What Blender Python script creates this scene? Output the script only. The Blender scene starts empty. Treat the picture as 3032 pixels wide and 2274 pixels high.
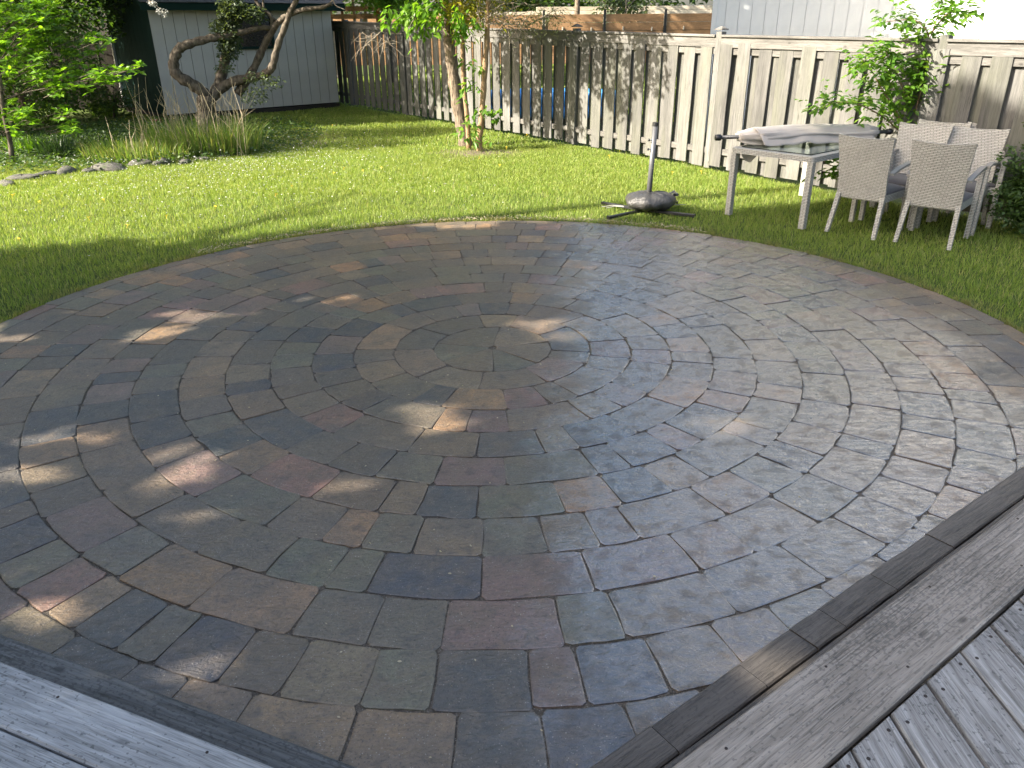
import bpy, math, random
import numpy as np
from mathutils import Vector, Matrix

random.seed(7)
RNG = np.random.default_rng(11)
sc = bpy.context.scene
col = sc.collection
rad = math.radians

# ------------------------------------------------------------------ camera
W, H, FPX = 3032.0, 2274.0, 2275.0
PITCH, ROLL, CAMH = rad(25.1), rad(-0.5), 2.0
_c, _s = math.cos(ROLL), math.sin(ROLL)
CR = Vector((_c, _s * math.sin(PITCH), _s * math.cos(PITCH)))
CU = Vector((-_s, _c * math.sin(PITCH), _c * math.cos(PITCH)))
CF = Vector((0, math.cos(PITCH), -math.sin(PITCH)))
cam = bpy.data.cameras.new("camera")
camo = bpy.data.objects.new("camera", cam)
col.objects.link(camo)
m = Matrix.Identity(4)
for i in range(3):
    m[i][0], m[i][1], m[i][2] = CR[i], CU[i], -CF[i]
m[2][3] = CAMH
camo.matrix_world = m
cam.sensor_width = 36.0
cam.lens = FPX / W * 36.0
cam.clip_start = 0.05
cam.clip_end = 500
sc.camera = camo

# ------------------------------------------------------------------ light
SUN_EL, SUN_AZ = rad(32), rad(21)      # light travels towards (+x, a little +y)
LT = Vector((math.cos(SUN_EL) * math.cos(SUN_AZ), math.cos(SUN_EL) * math.sin(SUN_AZ), -math.sin(SUN_EL)))
world = bpy.data.worlds.new("World")
sc.world = world
world.use_nodes = True
nt = world.node_tree
nt.nodes.clear()
sky = nt.nodes.new("ShaderNodeTexSky")
sky.sky_type = 'NISHITA'
sky.sun_disc = False
sky.sun_elevation = SUN_EL
sky.sun_rotation = math.atan2(-LT.x, -LT.y)
sky.air_density = 1.0
sky.dust_density = 4.0
sky.ozone_density = 0.4
bg = nt.nodes.new("ShaderNodeBackground")
bg.inputs['Strength'].default_value = 0.12
wo = nt.nodes.new("ShaderNodeOutputWorld")
nt.links.new(sky.outputs[0], bg.inputs[0])
nt.links.new(bg.outputs[0], wo.inputs[0])
sun = bpy.data.lights.new("sun", 'SUN')
sun.energy = 5.0
sun.angle = rad(0.55)
sun.color = (1.0, 0.92, 0.79)
suno = bpy.data.objects.new("sun", sun)
col.objects.link(suno)
suno.rotation_euler = LT.to_track_quat('-Z', 'Y').to_euler()
sc.view_settings.view_transform = 'Standard'
sc.view_settings.look = 'None'
sc.view_settings.gamma = 1.0
sc.view_settings.use_curve_mapping = False
sc.view_settings.exposure = 2.03
sc.render.engine = 'CYCLES'
sc.cycles.max_bounces = 8
sc.cycles.transparent_max_bounces = 8


# ------------------------------------------------------------------ helpers
def at(px, py, Y):
    """photo pixel -> world point standing at forward distance Y"""
    d = CR * (px - W / 2) - CU * (py - H / 2) + CF * FPX
    t = Y / d.y
    return Vector((d.x * t, Y, CAMH + d.z * t))


def gnd(px, py, z=0.0):
    d = CR * (px - W / 2) - CU * (py - H / 2) + CF * FPX
    t = (CAMH - z) / -d.z
    return Vector((d.x * t, d.y * t, z))


def proj(p):
    q = Vector(p) - Vector((0, 0, CAMH))
    z = q.dot(CF)
    if z < 0.05:
        return None
    return (W / 2 + FPX * q.dot(CR) / z, H / 2 - FPX * q.dot(CU) / z)


def link(o, parent=None):
    col.objects.link(o)
    if parent is not None:
        o.parent = parent
    return o


def tag(o, label=None, cat=None, group=None, kind=None):
    if label: o['label'] = label
    if cat: o['category'] = cat
    if group: o['group'] = group
    if kind: o['kind'] = kind
    return o


def thing(name, label, cat, loc=(0, 0, 0), rz=0, group=None):
    o = bpy.data.objects.new(name, None)
    o.empty_display_size = 0.1
    o.location = loc
    o.rotation_euler = (0, 0, rz)
    link(o)
    return tag(o, label, cat, group)


def mesh_obj(name, me, mat=None, parent=None, smooth=False):
    o = bpy.data.objects.new(name, me)
    if mat is not None and len(me.materials) == 0:
        me.materials.append(mat)
    if smooth:
        me.polygons.foreach_set("use_smooth", [True] * len(me.polygons))
    return link(o, parent)


def pymesh(name, v, f):
    me = bpy.data.meshes.new(name)
    me.from_pydata([tuple(p) for p in v], [], f)
    me.update()
    return me


def npmesh(name, V, F, k):
    """V (n,3) float, F (m,k) int"""
    me = bpy.data.meshes.new(name)
    V = np.ascontiguousarray(V, dtype=np.float32)
    F = np.ascontiguousarray(F, dtype=np.int32)
    me.vertices.add(len(V)); me.vertices.foreach_set("co", V.ravel())
    me.loops.add(F.size); me.loops.foreach_set("vertex_index", F.ravel())
    me.polygons.add(len(F))
    me.polygons.foreach_set("loop_start", np.arange(len(F), dtype=np.int32) * k)
    me.polygons.foreach_set("loop_total", np.full(len(F), k, dtype=np.int32))
    me.update(calc_edges=True)
    return me


class MB:
    """collects shapes into one mesh"""
    def __init__(s): s.v, s.f = [], []

    def add(s, v, f, M=None):
        n = len(s.v)
        s.v += [(M @ Vector(p)) if M is not None else Vector(p) for p in v]
        s.f += [tuple(i + n for i in q) for q in f]
        return s

    def box(s, c, d, M=None, ch=0.0):
        v, f = plank_vf(d[0], d[1], d[2], ch)
        v = [Vector(p) + Vector(c) for p in v]
        return s.add(v, f, M)

    def tube(s, pts, rr, n=8, cap=True):
        v, f = tube_vf(pts, rr, n, cap)
        return s.add(v, f)

    def build(s, name, mat=None, parent=None, smooth=False):
        return mesh_obj(name, pymesh(name, s.v, s.f), mat, parent, smooth)


def plank_vf(lx, ly, lz, ch=0.003, seg=1, wob=0.0, rnd=None):
    """box centred on the origin, long edges along x chamfered"""
    hy, hz = ly / 2, lz / 2
    if ch <= 0:
        ring = [(-hy, -hz), (hy, -hz), (hy, hz), (-hy, hz)]
    else:
        ring = [(-hy + ch, -hz), (hy - ch, -hz), (hy, -hz + ch), (hy, hz - ch), (hy - ch, hz), (-hy + ch, hz), (-hy, hz - ch), (-hy, -hz + ch)]
    k = len(ring)
    v, f = [], []
    for i in range(seg + 1):
        x = -lx / 2 + lx * i / seg
        dy = (rnd.uniform(-wob, wob) if rnd and wob else 0)
        dz = (rnd.uniform(-wob, wob) * 0.5 if rnd and wob else 0)
        for (y, z) in ring: v.append((x, y + dy, z + dz))
    for i in range(seg):
        for j in range(k):
            a, b = i * k + j, i * k + (j + 1) % k
            f.append((a, a + k, b + k, b)[::-1])
    f.append(tuple(range(k))[::-1]); f.append(tuple(seg * k + j for j in range(k)))
    return v, f


def tube_vf(pts, rr, n=8, cap=True):
    pts = [Vector(p) for p in pts]
    if not hasattr(rr, '__len__'): rr = [rr] * len(pts)
    v, f = [], []
    up = Vector((0.31, 0.17, 0.93))
    N = None
    for i, p in enumerate(pts):
        t = (pts[min(i + 1, len(pts) - 1)] - pts[max(i - 1, 0)])
        t = t.normalized() if t.length > 1e-9 else Vector((0, 0, 1))
        if N is None:
            N = t.cross(up)
            if N.length < 1e-3: N = t.cross(Vector((1, 0, 0)))
        N = (N - t * N.dot(t)).normalized()
        B = t.cross(N)
        for j in range(n):
            a = 2 * math.pi * j / n
            v.append(p + (N * math.cos(a) + B * math.sin(a)) * rr[i])
    for i in range(len(pts) - 1):
        for j in range(n):
            a, b = i * n + j, i * n + (j + 1) % n
            f.append((a, b, b + n, a + n))
    if cap:
        f.append(tuple(range(n))[::-1]); f.append(tuple((len(pts) - 1) * n + j for j in range(n)))
    return v, f


def smooth_path(pts, k=4):
    """Catmull-Rom through points (any dimension)"""
    P = [np.array(p, float) for p in pts]
    P = [2 * P[0] - P[1]] + P + [2 * P[-1] - P[-2]]
    out = []
    for i in range(1, len(P) - 2):
        for j in range(k):
            t = j / k
            a, b, c, d = P[i - 1], P[i], P[i + 1], P[i + 2]
            out.append(0.5 * ((2 * b) + (c - a) * t + (2 * a - 5 * b + 4 * c - d) * t * t + (3 * b - a - 3 * c + d) * t ** 3))
    out.append(P[-2])
    return out


# leaves: each leaf is six vertices and two quads folded along the midrib
def leaf_mesh(name, pos, direc, length, width, fold=0.25, droop=0.0, roll=None):
    pos = np.asarray(pos, float); n = len(pos)
    d = np.asarray(direc, float); d /= np.linalg.norm(d, axis=1, keepdims=True) + 1e-9
    L = np.broadcast_to(np.asarray(length, float), (n,))[:, None]
    Wd = np.broadcast_to(np.asarray(width, float), (n,))[:, None]
    up = np.tile([0.0, 0.0, 1.0], (n, 1)) + RNG.normal(0, 0.45 if roll is None else roll, (n, 3))
    side = np.cross(d, up); side /= np.linalg.norm(side, axis=1, keepdims=True) + 1e-9
    nor = np.cross(side, d)
    dr = np.zeros((n, 3)); dr[:, 2] = -droop
    V = np.empty((n, 6, 3))
    V[:, 0] = pos
    V[:, 1] = pos + d * L * 0.38 + side * Wd * 0.5 + nor * Wd * fold
    V[:, 2] = pos + d * L * 0.72 + side * Wd * 0.36 + nor * Wd * fold * .8 + dr * L * .4
    V[:, 3] = pos + d * L + dr * L
    V[:, 4] = pos + d * L * 0.72 - side * Wd * 0.36 + nor * Wd * fold * .8 + dr * L * .4
    V[:, 5] = pos + d * L * 0.38 - side * Wd * 0.5 + nor * Wd * fold
    base = (np.arange(n) * 6)[:, None]
    F = np.concatenate([base + np.array([0, 1, 2, 3]), base + np.array([0, 3, 4, 5])])
    return npmesh(name, V.reshape(-1, 3), F, 4)


def rand_dirs(n, zlo=-0.6, zhi=0.6):
    a = RNG.uniform(0, 2 * np.pi, n); z = RNG.uniform(zlo, zhi, n)
    r = np.sqrt(np.clip(1 - z * z, 0, 1))
    return np.stack([r * np.cos(a), r * np.sin(a), z], 1)


def blade_mesh(name, base, height, width, lean, wid_dir=None):
    """grass blades: quad + tip triangle written as 5 vertices; base (n,3), lean (n,2)"""
    n = len(base)
    a = RNG.uniform(0, np.pi, n)
    s = np.stack([np.cos(a), np.sin(a), np.zeros(n)], 1) * (np.asarray(width) / 2).reshape(-1, 1)
    h = np.asarray(height).reshape(-1, 1)
    le = np.concatenate([lean, np.zeros((n, 1))], 1)
    up = np.array([[0, 0, 1.0]])
    V = np.empty((n, 5, 3))
    V[:, 0] = base - s; V[:, 1] = base + s
    mid = base + up * h * .58 + le * h * .35
    V[:, 2] = mid + s * .8; V[:, 3] = mid - s * .8
    V[:, 4] = base + up * h * (1 - .25 * np.linalg.norm(lean, axis=1, keepdims=True)) + le * h
    b = (np.arange(n) * 5)[:, None]
    F1 = b + np.array([0, 1, 2]); F2 = b + np.array([0, 2, 3]); F3 = b + np.array([3, 2, 4])
    return npmesh(name, V.reshape(-1, 3), np.concatenate([F1, F2, F3]), 3)


# ------------------------------------------------------------------ materials
class NT:
    def __init__(s, name):
        s.m = bpy.data.materials.new(name); s.m.use_nodes = True
        s.t = s.m.node_tree; s.t.nodes.clear()
        s.out = s.n("ShaderNodeOutputMaterial")

    def n(s, typ, **kw):
        nd = s.t.nodes.new(typ)
        for k, v in kw.items():
            if k.startswith('_'): setattr(nd, k[1:], v)
        return nd

    def l(s, a, b): s.t.links.new(a, b)

    def val(s, sock, v):
        if hasattr(v, 'is_linked') or isinstance(v, bpy.types.NodeSocket): s.l(v, sock)
        else: sock.default_value = v

    def coord(s, kind='Object'): return s.n("ShaderNodeTexCoord").outputs[kind]

    def mapping(s, vec, scale=(1, 1, 1), loc=None):
        nd = s.n("ShaderNodeMapping"); s.l(vec, nd.inputs['Vector']); nd.inputs['Scale'].default_value = scale
        if loc is not None: s.val(nd.inputs['Location'], loc)
        return nd.outputs[0]

    def noise(s, vec, scale, detail=4, rough=.55, dist=0.0):
        nd = s.n("ShaderNodeTexNoise"); s.l(vec, nd.inputs['Vector'])
        nd.inputs['Scale'].default_value = scale; nd.inputs['Detail'].default_value = detail
        nd.inputs['Roughness'].default_value = rough; nd.inputs['Distortion'].default_value = dist
        return nd.outputs['Fac']

    def vor(s, vec, scale, feat='F1', rnd=1.0):
        nd = s.n("ShaderNodeTexVoronoi"); nd.feature = feat; s.l(vec, nd.inputs['Vector'])
        nd.inputs['Scale'].default_value = scale; nd.inputs['Randomness'].default_value = rnd
        return nd.outputs['Distance']

    def ramp(s, fac, stops):
        nd = s.n("ShaderNodeValToRGB"); s.l(fac, nd.inputs[0])
        cr = nd.color_ramp
        while len(cr.elements) < len(stops): cr.elements.new(0.5)
        for e, (p, c) in zip(cr.elements, stops):
            e.position = p; e.color = (*c, 1) if len(c) == 3 else c
        return nd.outputs[0]

    def range(s, fac, a, b, c=0.0, d=1.0):
        nd = s.n("ShaderNodeMapRange"); s.l(fac, nd.inputs[0])
        for i, v in enumerate((a, b, c, d)): nd.inputs[1 + i].default_value = v
        return nd.outputs[0]

    def mix(s, fac, a, b, mode='MIX'):
        nd = s.n("ShaderNodeMix"); nd.data_type = 'RGBA'; nd.blend_type = mode
        s.val(nd.inputs[0], fac)
        for sock, v in ((nd.inputs[6], a), (nd.inputs[7], b)):
            if isinstance(v, bpy.types.NodeSocket): s.l(v, sock)
            else: sock.default_value = (*v, 1) if len(v) == 3 else v
        return nd.outputs[2]

    def math(s, op, a, b=0.0):
        nd = s.n("ShaderNodeMath"); nd.operation = op
        s.val(nd.inputs[0], a); s.val(nd.inputs[1], b)
        return nd.outputs[0]

    def bump(s, h, strength=.3, dist=.01, nrm=None):
        nd = s.n("ShaderNodeBump"); s.l(h, nd.inputs['Height'])
        nd.inputs['Strength'].default_value = strength; nd.inputs['Distance'].default_value = dist
        if nrm is not None: s.l(nrm, nd.inputs['Normal'])
        return nd.outputs[0]

    def bsdf(s, color, rough=.7, nrm=None, spec=.5, metal=0.0, **kw):
        nd = s.n("ShaderNodeBsdfPrincipled")
        nd.inputs['Coat Weight'].default_value = 0.0
        if isinstance(color, bpy.types.NodeSocket): s.l(color, nd.inputs['Base Color'])
        else: nd.inputs['Base Color'].default_value = (*color, 1)
        s.val(nd.inputs['Roughness'], rough)
        s.val(nd.inputs['Specular IOR Level'], spec)
        nd.inputs['Metallic'].default_value = metal
        if nrm is not None: s.l(nrm, nd.inputs['Normal'])
        for k, v in kw.items(): s.val(nd.inputs[k], v)
        s.l(nd.outputs[0], s.out.inputs[0])
        return nd


def m_plain(name, color, rough=.6, metal=0.0, spec=.5, vary=.15, scale=20):
    t = NT(name)
    n = t.noise(t.coord(), scale, 5)
    c = t.mix(n, [x * (1 - vary) for x in color], [min(1, x * (1 + vary)) for x in color])
    t.bsdf(c, rough, t.bump(n, .08, .005), spec, metal)
    return t.m


def m_wood(name, dark, light, axis=0, rough=.75, scale=1.0, wet=0.0, wetcol=.35, knot=True, tintvar=.25, bump=.35, spec=.35, green=None):
    """weathered timber; grain runs along the local axis"""
    t = NT(name)
    inf = t.n("ShaderNodeObjectInfo")
    off = t.math('MULTIPLY', inf.outputs['Random'], 37.0)
    comb = t.n("ShaderNodeCombineXYZ")
    for i in range(3): t.l(off, comb.inputs[i])
    sc_ = [9.0 * scale] * 3; sc_[axis] = 0.55 * scale
    v = t.mapping(t.coord(), sc_, comb.outputs[0])
    g = t.noise(v, 6.0, 7, .65, .6)
    g2 = t.noise(v, 22.0, 4, .6, .2)
    sb = [1.0] * 3; sb[axis] = .45
    vb = t.mapping(t.coord(), sb, comb.outputs[0])
    blot = t.noise(vb, 4.0, 4, .6)
    c = t.ramp(g, [(.28, dark), (.5, [(a + b) / 2 for a, b in zip(dark, light)]), (.72, light)])
    c = t.mix(t.range(g2, .52, .68, 0, .45), c, [x * .45 for x in dark])
    c = t.mix(t.range(blot, .35, .7, 0, .5), c, [x * .62 for x in dark], 'MIX')
    kg = [58.0 * scale] * 3; kg[axis] = 1.1 * scale
    ln = t.noise(t.mapping(t.coord(), kg, comb.outputs[0]), 1.6, 4, .55, .35)
    la = t.math('ABSOLUTE', t.math('SUBTRACT', ln, .5))
    lm = t.math('MULTIPLY', t.range(la, .0, .028, 1, 0), t.range(blot, .35, .6, .25, 1))
    c = t.mix(t.math('MULTIPLY', lm, .75), c, [x * .32 for x in dark])
    tv = t.range(inf.outputs['Random'], 0, 1, 1 - tintvar, 1 + tintvar * .6)
    c = t.mix(1.0, c, t.n("ShaderNodeCombineColor").outputs[0], 'MULTIPLY') if False else c
    cc = t.n("ShaderNodeHueSaturation"); t.l(c, cc.inputs['Color']); t.l(tv, cc.inputs['Value']); c = cc.outputs[0]
    hgt = t.math('SUBTRACT', g2, t.math('MULTIPLY', lm, .8))
    if knot:
        kv = t.mapping(t.coord(), [2.4 if i != axis else 1.15 for i in range(3)], comb.outputs[0])
        kd = t.vor(kv, 3.1)
        km = t.range(kd, .05, .115, 1, 0)
        c = t.mix(t.math('MULTIPLY', km, .7), c, [x * .35 for x in dark])
    if green:
        gz = t.noise(vb, 2.2, 5, .6)
        c = t.mix(t.range(gz, .45, .75, 0, .55), c, green)
    rgh = rough
    if wet > 0:
        wv = [1.0] * 3; wv[axis] = .75
        wn = t.noise(t.mapping(t.coord(), wv, comb.outputs[0]), 85.0, 2, .45)
        wl = t.noise(t.mapping(t.coord(), sb, comb.outputs[0]), 2.0, 2)
        wm = t.range(t.math('ADD', wn, t.math('MULTIPLY', t.math('SUBTRACT', wl, .5), .55)), .64 - wet * .2, .68 - wet * .2, 0, .75)
        c = t.mix(wm, c, t.mix(1.0, c, (wetcol, wetcol, wetcol * 1.02), 'MULTIPLY'))
        rgh = t.range(wm, 0, 1, rough, .42)
    b = t.bump(t.math('ADD', g, t.math('MULTIPLY', hgt, .6)), bump, .006)
    t.bsdf(c, rgh, b, spec)
    return t.m


def m_leaf(name, cols, trans=.45, rough=.45, transcol=None):
    t = NT(name)
    geo = t.n("ShaderNodeNewGeometry")
    st = [(i / max(1, len(cols) - 1), c) for i, c in enumerate(cols)]
    c = t.ramp(geo.outputs['Random Per Island'], st)
    p = t.bsdf(c, rough, None, .4)
    tr = t.n("ShaderNodeBsdfTranslucent")
    tc = t.mix(1.0, c, transcol or (1.5, 1.5, .5), 'MULTIPLY')
    t.l(tc, tr.inputs['Color'])
    mx = t.n("ShaderNodeMixShader"); mx.inputs[0].default_value = trans
    t.l(p.outputs[0], mx.inputs[1]); t.l(tr.outputs[0], mx.inputs[2])
    t.l(mx.outputs[0], t.out.inputs[0])
    return t.m


def m_bark(name, dark, light, sc_=(14, 14, 4), bump=.8):
    t = NT(name)
    v = t.mapping(t.coord(), sc_)
    n = t.noise(v, 2.2, 7, .65, .8); vv = t.vor(v, 1.8)
    h = t.math('ADD', n, t.math('MULTIPLY', vv, .5))
    c = t.ramp(h, [(.45, dark), (.75, [(a + b) / 2 for a, b in zip(dark, light)]), (1.0, light)])
    t.bsdf(c, .9, t.bump(h, bump, .02), .2)
    return t.m


# --- stone pavers: each mesh carries its own body colour in the attribute 'tint'
def m_paver():
    t = NT("paver_stone")
    at_ = t.n("ShaderNodeAttribute"); at_.attribute_name = 'tint'
    base = at_.outputs['Color']
    geo = t.n("ShaderNodeNewGeometry"); P = geo.outputs['Position']
    n1 = t.noise(P, 6.0, 6, .62, .4); n2 = t.noise(P, 55.0, 5, .65); n3 = t.noise(P, 2.4, 4, .6)
    n4 = t.noise(P, 17.0, 5, .65, .6)
    c = t.mix(t.range(n1, .38, .66, 0, .75), base, (.135, .100, .066))
    c = t.mix(t.range(n3, .46, .64, 0, .5), c, (.085, .082, .074))
    c = t.mix(t.range(n4, .55, .68, 0, .5), c, (.17, .135, .10))
    c = t.mix(t.range(n4, .45, .32, 0, .55), c, (.045, .044, .043))
    c = t.mix(t.range(n2, .4, .7, 0, .4), c, (.05, .045, .04))
    sp = t.vor(P, 75.0)
    c = t.mix(t.math('MULTIPLY', t.range(sp, .09, .2, 1, 0), t.range(n4, .42, .6, 0, .85)), c, (.36, .32, .27))
    sp2 = t.vor(P, 150.0)
    c = t.mix(t.range(sp2, .08, .18, .45, 0), c, (.28, .25, .22))
    pit = t.range(t.noise(P, 130.0, 2), .60, .70, 0, .7)
    c = t.mix(pit, c, (.022, .021, .02))
    # riven face: broken shallow ripples plus grain
    rv = t.mapping(P, (9.0, 17.0, 9.0))
    rip = t.noise(rv, 1.9, 6, .62, 1.3)
    h = t.math('ADD', rip, t.math('MULTIPLY', n2, .4))
    h = t.math('ADD', h, t.math('MULTIPLY', t.noise(P, 160.0, 3), .14))
    b = t.bump(h, .7, .016)
    cb = t.bump(t.math('ADD', rip, t.math('MULTIPLY', n2, .30)), .65, .0085)
    # wet stone, with the mirrored-sky sheen painted into the coat over its right half
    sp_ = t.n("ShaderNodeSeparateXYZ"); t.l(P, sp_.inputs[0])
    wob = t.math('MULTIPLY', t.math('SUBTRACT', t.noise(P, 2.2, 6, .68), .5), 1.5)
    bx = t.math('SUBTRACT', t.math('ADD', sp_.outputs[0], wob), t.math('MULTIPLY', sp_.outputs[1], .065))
    sheenl = t.range(bx, -.12, .22, 0, 1); sheenr = t.range(bx, 2.55, 2.95, 1, 0)
    patch = t.math('MULTIPLY', t.math('MULTIPLY', sheenl, sheenr), t.range(t.math('ADD', sp_.outputs[1], t.math('MULTIPLY', wob, .6)), 1.1, 2.6, .3, 1))
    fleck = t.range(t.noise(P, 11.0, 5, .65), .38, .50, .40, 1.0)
    damp = t.math('ADD', .12, t.math('MULTIPLY', t.math('MULTIPLY', patch, fleck), .88))  # coat weight: faint dampness everywhere plus the painted reflection sheen
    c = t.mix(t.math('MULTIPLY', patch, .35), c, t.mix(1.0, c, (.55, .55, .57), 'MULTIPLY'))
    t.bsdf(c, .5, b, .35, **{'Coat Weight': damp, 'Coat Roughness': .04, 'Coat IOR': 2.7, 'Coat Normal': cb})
    return t.m


def m_jointsand():
    t = NT("joint_sand")
    P = t.n("ShaderNodeNewGeometry").outputs['Position']
    n = t.noise(P, 90, 4, .7); v = t.vor(P, 110)
    c = t.ramp(n, [(.35, (.045, .038, .03)), (.6, (.12, .10, .078)), (.75, (.24, .21, .17))])
    c = t.mix(t.range(v, .12, .3, .6, 0), c, (.3, .28, .25))
    t.bsdf(c, .9, t.bump(n, .8, .01), .2)
    return t.m


def m_soil():
    t = NT("lawn_soil")
    P = t.n("ShaderNodeNewGeometry").outputs['Position']
    n = t.noise(P, 3.0, 6, .65); n2 = t.noise(P, 40, 4)
    c = t.ramp(n, [(.3, (.045, .06, .016)), (.55, (.06, .09, .02)), (.75, (.09, .085, .035))])
    c = t.mix(t.range(n2, .5, .7, 0, .6), c, (.05, .04, .025))
    t.bsdf(c, .95, t.bump(n2, .6, .02), .1)
    return t.m


def m_grass():
    t = NT("grass_blade")
    geo = t.n("ShaderNodeNewGeometry"); P = geo.outputs['Position']
    c = t.ramp(geo.outputs['Random Per Island'], [(0, (.11, .18, .025)), (.5, (.19, .27, .045)), (.85, (.27, .33, .075)), (1, (.38, .34, .16))])
    c = t.mix(t.range(t.noise(P, .55, 3), .4, .66, 0, .45), c, (.20, .24, .045))
    # dry, clipped rim along the paving
    d = t.n("ShaderNodeVectorMath"); d.operation = 'DISTANCE'; t.l(P, d.inputs[0]); d.inputs[1].default_value = (-.13, 4.86, 0)
    rim = t.range(d.outputs['Value'], 3.72, 4.05, .75, 0)
    rim = t.math('MULTIPLY', rim, t.range(t.noise(P, 4.0, 3), .42, .58, .1, 1))
    c = t.mix(rim, c, (.23, .18, .09))
    p = t.bsdf(c, .5, None, .35)
    tr = t.n("ShaderNodeBsdfTranslucent"); t.l(t.mix(1.0, c, (1.35, 1.35, .7), 'MULTIPLY'), tr.inputs[0])
    mx = t.n("ShaderNodeMixShader"); mx.inputs[0].default_value = .42
    t.l(p.outputs[0], mx.inputs[1]); t.l(tr.outputs[0], mx.inputs[2]); t.l(mx.outputs[0], t.out.inputs[0])
    return t.m


def m_wicker():
    t = NT("woven_wicker")
    v = t.coord()
    br = t.n("ShaderNodeTexBrick"); br.offset = .5
    sep = t.n("ShaderNodeSeparateXYZ"); t.l(v, sep.inputs[0])
    cmb = t.n("ShaderNodeCombineXYZ")
    t.l(t.math('ADD', sep.outputs[0], sep.outputs[1]), cmb.inputs[0]); t.l(sep.outputs[2], cmb.inputs[1])
    t.l(cmb.outputs[0], br.inputs['Vector'])
    br.inputs['Scale'].default_value = 1.0
    br.inputs['Brick Width'].default_value = .06; br.inputs['Row Height'].default_value = .015
    br.inputs['Mortar Size'].default_value = .0035; br.inputs['Mortar Smooth'].default_value = .9
    n = t.noise(v, 30, 3)
    c = t.ramp(n, [(.3, (.35, .335, .30)), (.7, (.47, .455, .41))])
    c = t.mix(br.outputs['Fac'], c, (.10, .095, .085))
    h = t.math('SUBTRACT', 1.0, br.outputs['Fac'])
    t.bsdf(c, .48, t.bump(h, .9, .006), .45)
    return t.m


def m_fabric(name, c1, c2, rough=.85):
    t = NT(name)
    v = t.coord(); n = t.noise(v, 8, 4); w = t.noise(v, 400, 2)
    t.bsdf(t.mix(n, c1, c2), rough, t.bump(t.math('ADD', w, t.math('MULTIPLY', n, 2.0)), .15, .004), .2, **{'Sheen Weight': .2})
    return t.m


def m_bag():
    t = NT("black_plastic_bag")
    n = t.noise(t.coord(), 13, 6, .65, 1.6)
    t.bsdf(t.mix(t.noise(t.coord(), 5, 3), (.03, .03, .03), (.07, .066, .06)), .33, t.bump(n, .8, .022), .55)
    return t.m


def m_siding(name, c, var=.06, spec=.3):
    t = NT(name)
    v = t.coord(); n = t.noise(t.mapping(v, (14, 14, .8)), 3, 5); b = t.noise(v, 1.3, 4)
    cc = t.mix(t.range(b, .35, .7, 0, 1), c, [x * .82 for x in c])
    cc = t.mix(t.math('MULTIPLY', n, var * 2), cc, [x * .6 for x in c])
    t.bsdf(cc, .65, t.bump(n, .15, .004), spec)
    return t.m


M = {}
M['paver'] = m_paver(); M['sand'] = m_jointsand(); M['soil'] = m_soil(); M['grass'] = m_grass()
M['wicker'] = m_wicker(); M['bag'] = m_bag()
M['deck'] = m_wood("deck_board_wood", (.13, .118, .105), (.47, .455, .43), 0, wet=.06, rough=.7, bump=.5)
M['deckpale'] = m_wood("pale_deck_wood", (.21, .215, .215), (.50, .51, .51), 0, wet=.05, rough=.7, bump=.5, tintvar=.08)
M['rim'] = m_wood("deck_rim_wood", (.17, .145, .118), (.36, .315, .265), 0, wet=.19, wetcol=.5, rough=.7, bump=.6)
M['edging'] = m_wood("damp_edging_wood", (.065, .056, .047), (.145, .126, .107), 0, wet=.3, wetcol=.6, rough=.5, tintvar=.05, bump=.5)
M['edging2'] = m_wood("spotted_edging_wood", (.06, .062, .06), (.17, .17, .165), 0, wet=.62, wetcol=.42, rough=.6, tintvar=.05, bump=.5)
M['fence'] = m_wood("fence_wood", (.085, .083, .078), (.205, .198, .185), 2, rough=.85, tintvar=.3, green=(.13, .135, .09))
M['fencerail'] = m_wood("fence_rail_wood", (.095, .09, .082), (.23, .219, .20), 0, rough=.85)
M['cedar'] = m_wood("neighbour_fence_wood", (.22, .12, .055), (.42, .25, .12), 0, rough=.75, tintvar=.15)
M['palewood'] = m_wood("pale_lumber", (.42, .36, .27), (.68, .6, .48), 0, rough=.8)
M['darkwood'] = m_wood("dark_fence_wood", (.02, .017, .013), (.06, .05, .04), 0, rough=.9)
M['bark'] = m_bark("gnarled_bark", (.03, .024, .018), (.15, .125, .095), (9, 9, 5))
M['barkrough'] = m_bark("furrowed_bark", (.05, .038, .028), (.24, .19, .14), (16, 16, 5), 1.0)
M['barktan'] = m_bark("smooth_tan_bark", (.17, .105, .06), (.32, .22, .13), (18, 18, 6), .4)
M['twig'] = m_bark("bare_twig", (.16, .13, .10), (.34, .29, .23), (30, 30, 30), .3)
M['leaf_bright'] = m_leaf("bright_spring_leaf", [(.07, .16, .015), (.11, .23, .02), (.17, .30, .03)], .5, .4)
M['leaf_ash'] = m_leaf("ash_leaf", [(.06, .14, .018), (.10, .21, .025), (.16, .26, .035)], .5, .42)
M['leaf_yellow'] = m_leaf("yellow_green_leaf", [(.20, .22, .02), (.32, .31, .03), (.28, .22, .04)], .5, .5)
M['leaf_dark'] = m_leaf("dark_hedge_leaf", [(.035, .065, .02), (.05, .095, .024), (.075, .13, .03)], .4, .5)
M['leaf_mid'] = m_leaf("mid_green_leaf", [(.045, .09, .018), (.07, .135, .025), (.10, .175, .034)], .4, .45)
M['leaf_grey'] = m_leaf("grey_green_leaf", [(.05, .075, .04), (.08, .11, .06), (.12, .15, .09)], .35, .5)
M['needle'] = m_leaf("conifer_spray", [(.05, .075, .025), (.09, .11, .04), (.13, .13, .05)], .25, .6)
M['reed'] = m_leaf("grass_clump_blade", [(.09, .17, .03), (.14, .22, .045), (.30, .28, .13)], .4, .5)
M['straw'] = m_leaf("dead_stem", [(.30, .25, .17), (.45, .38, .27)], .2, .7)
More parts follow.
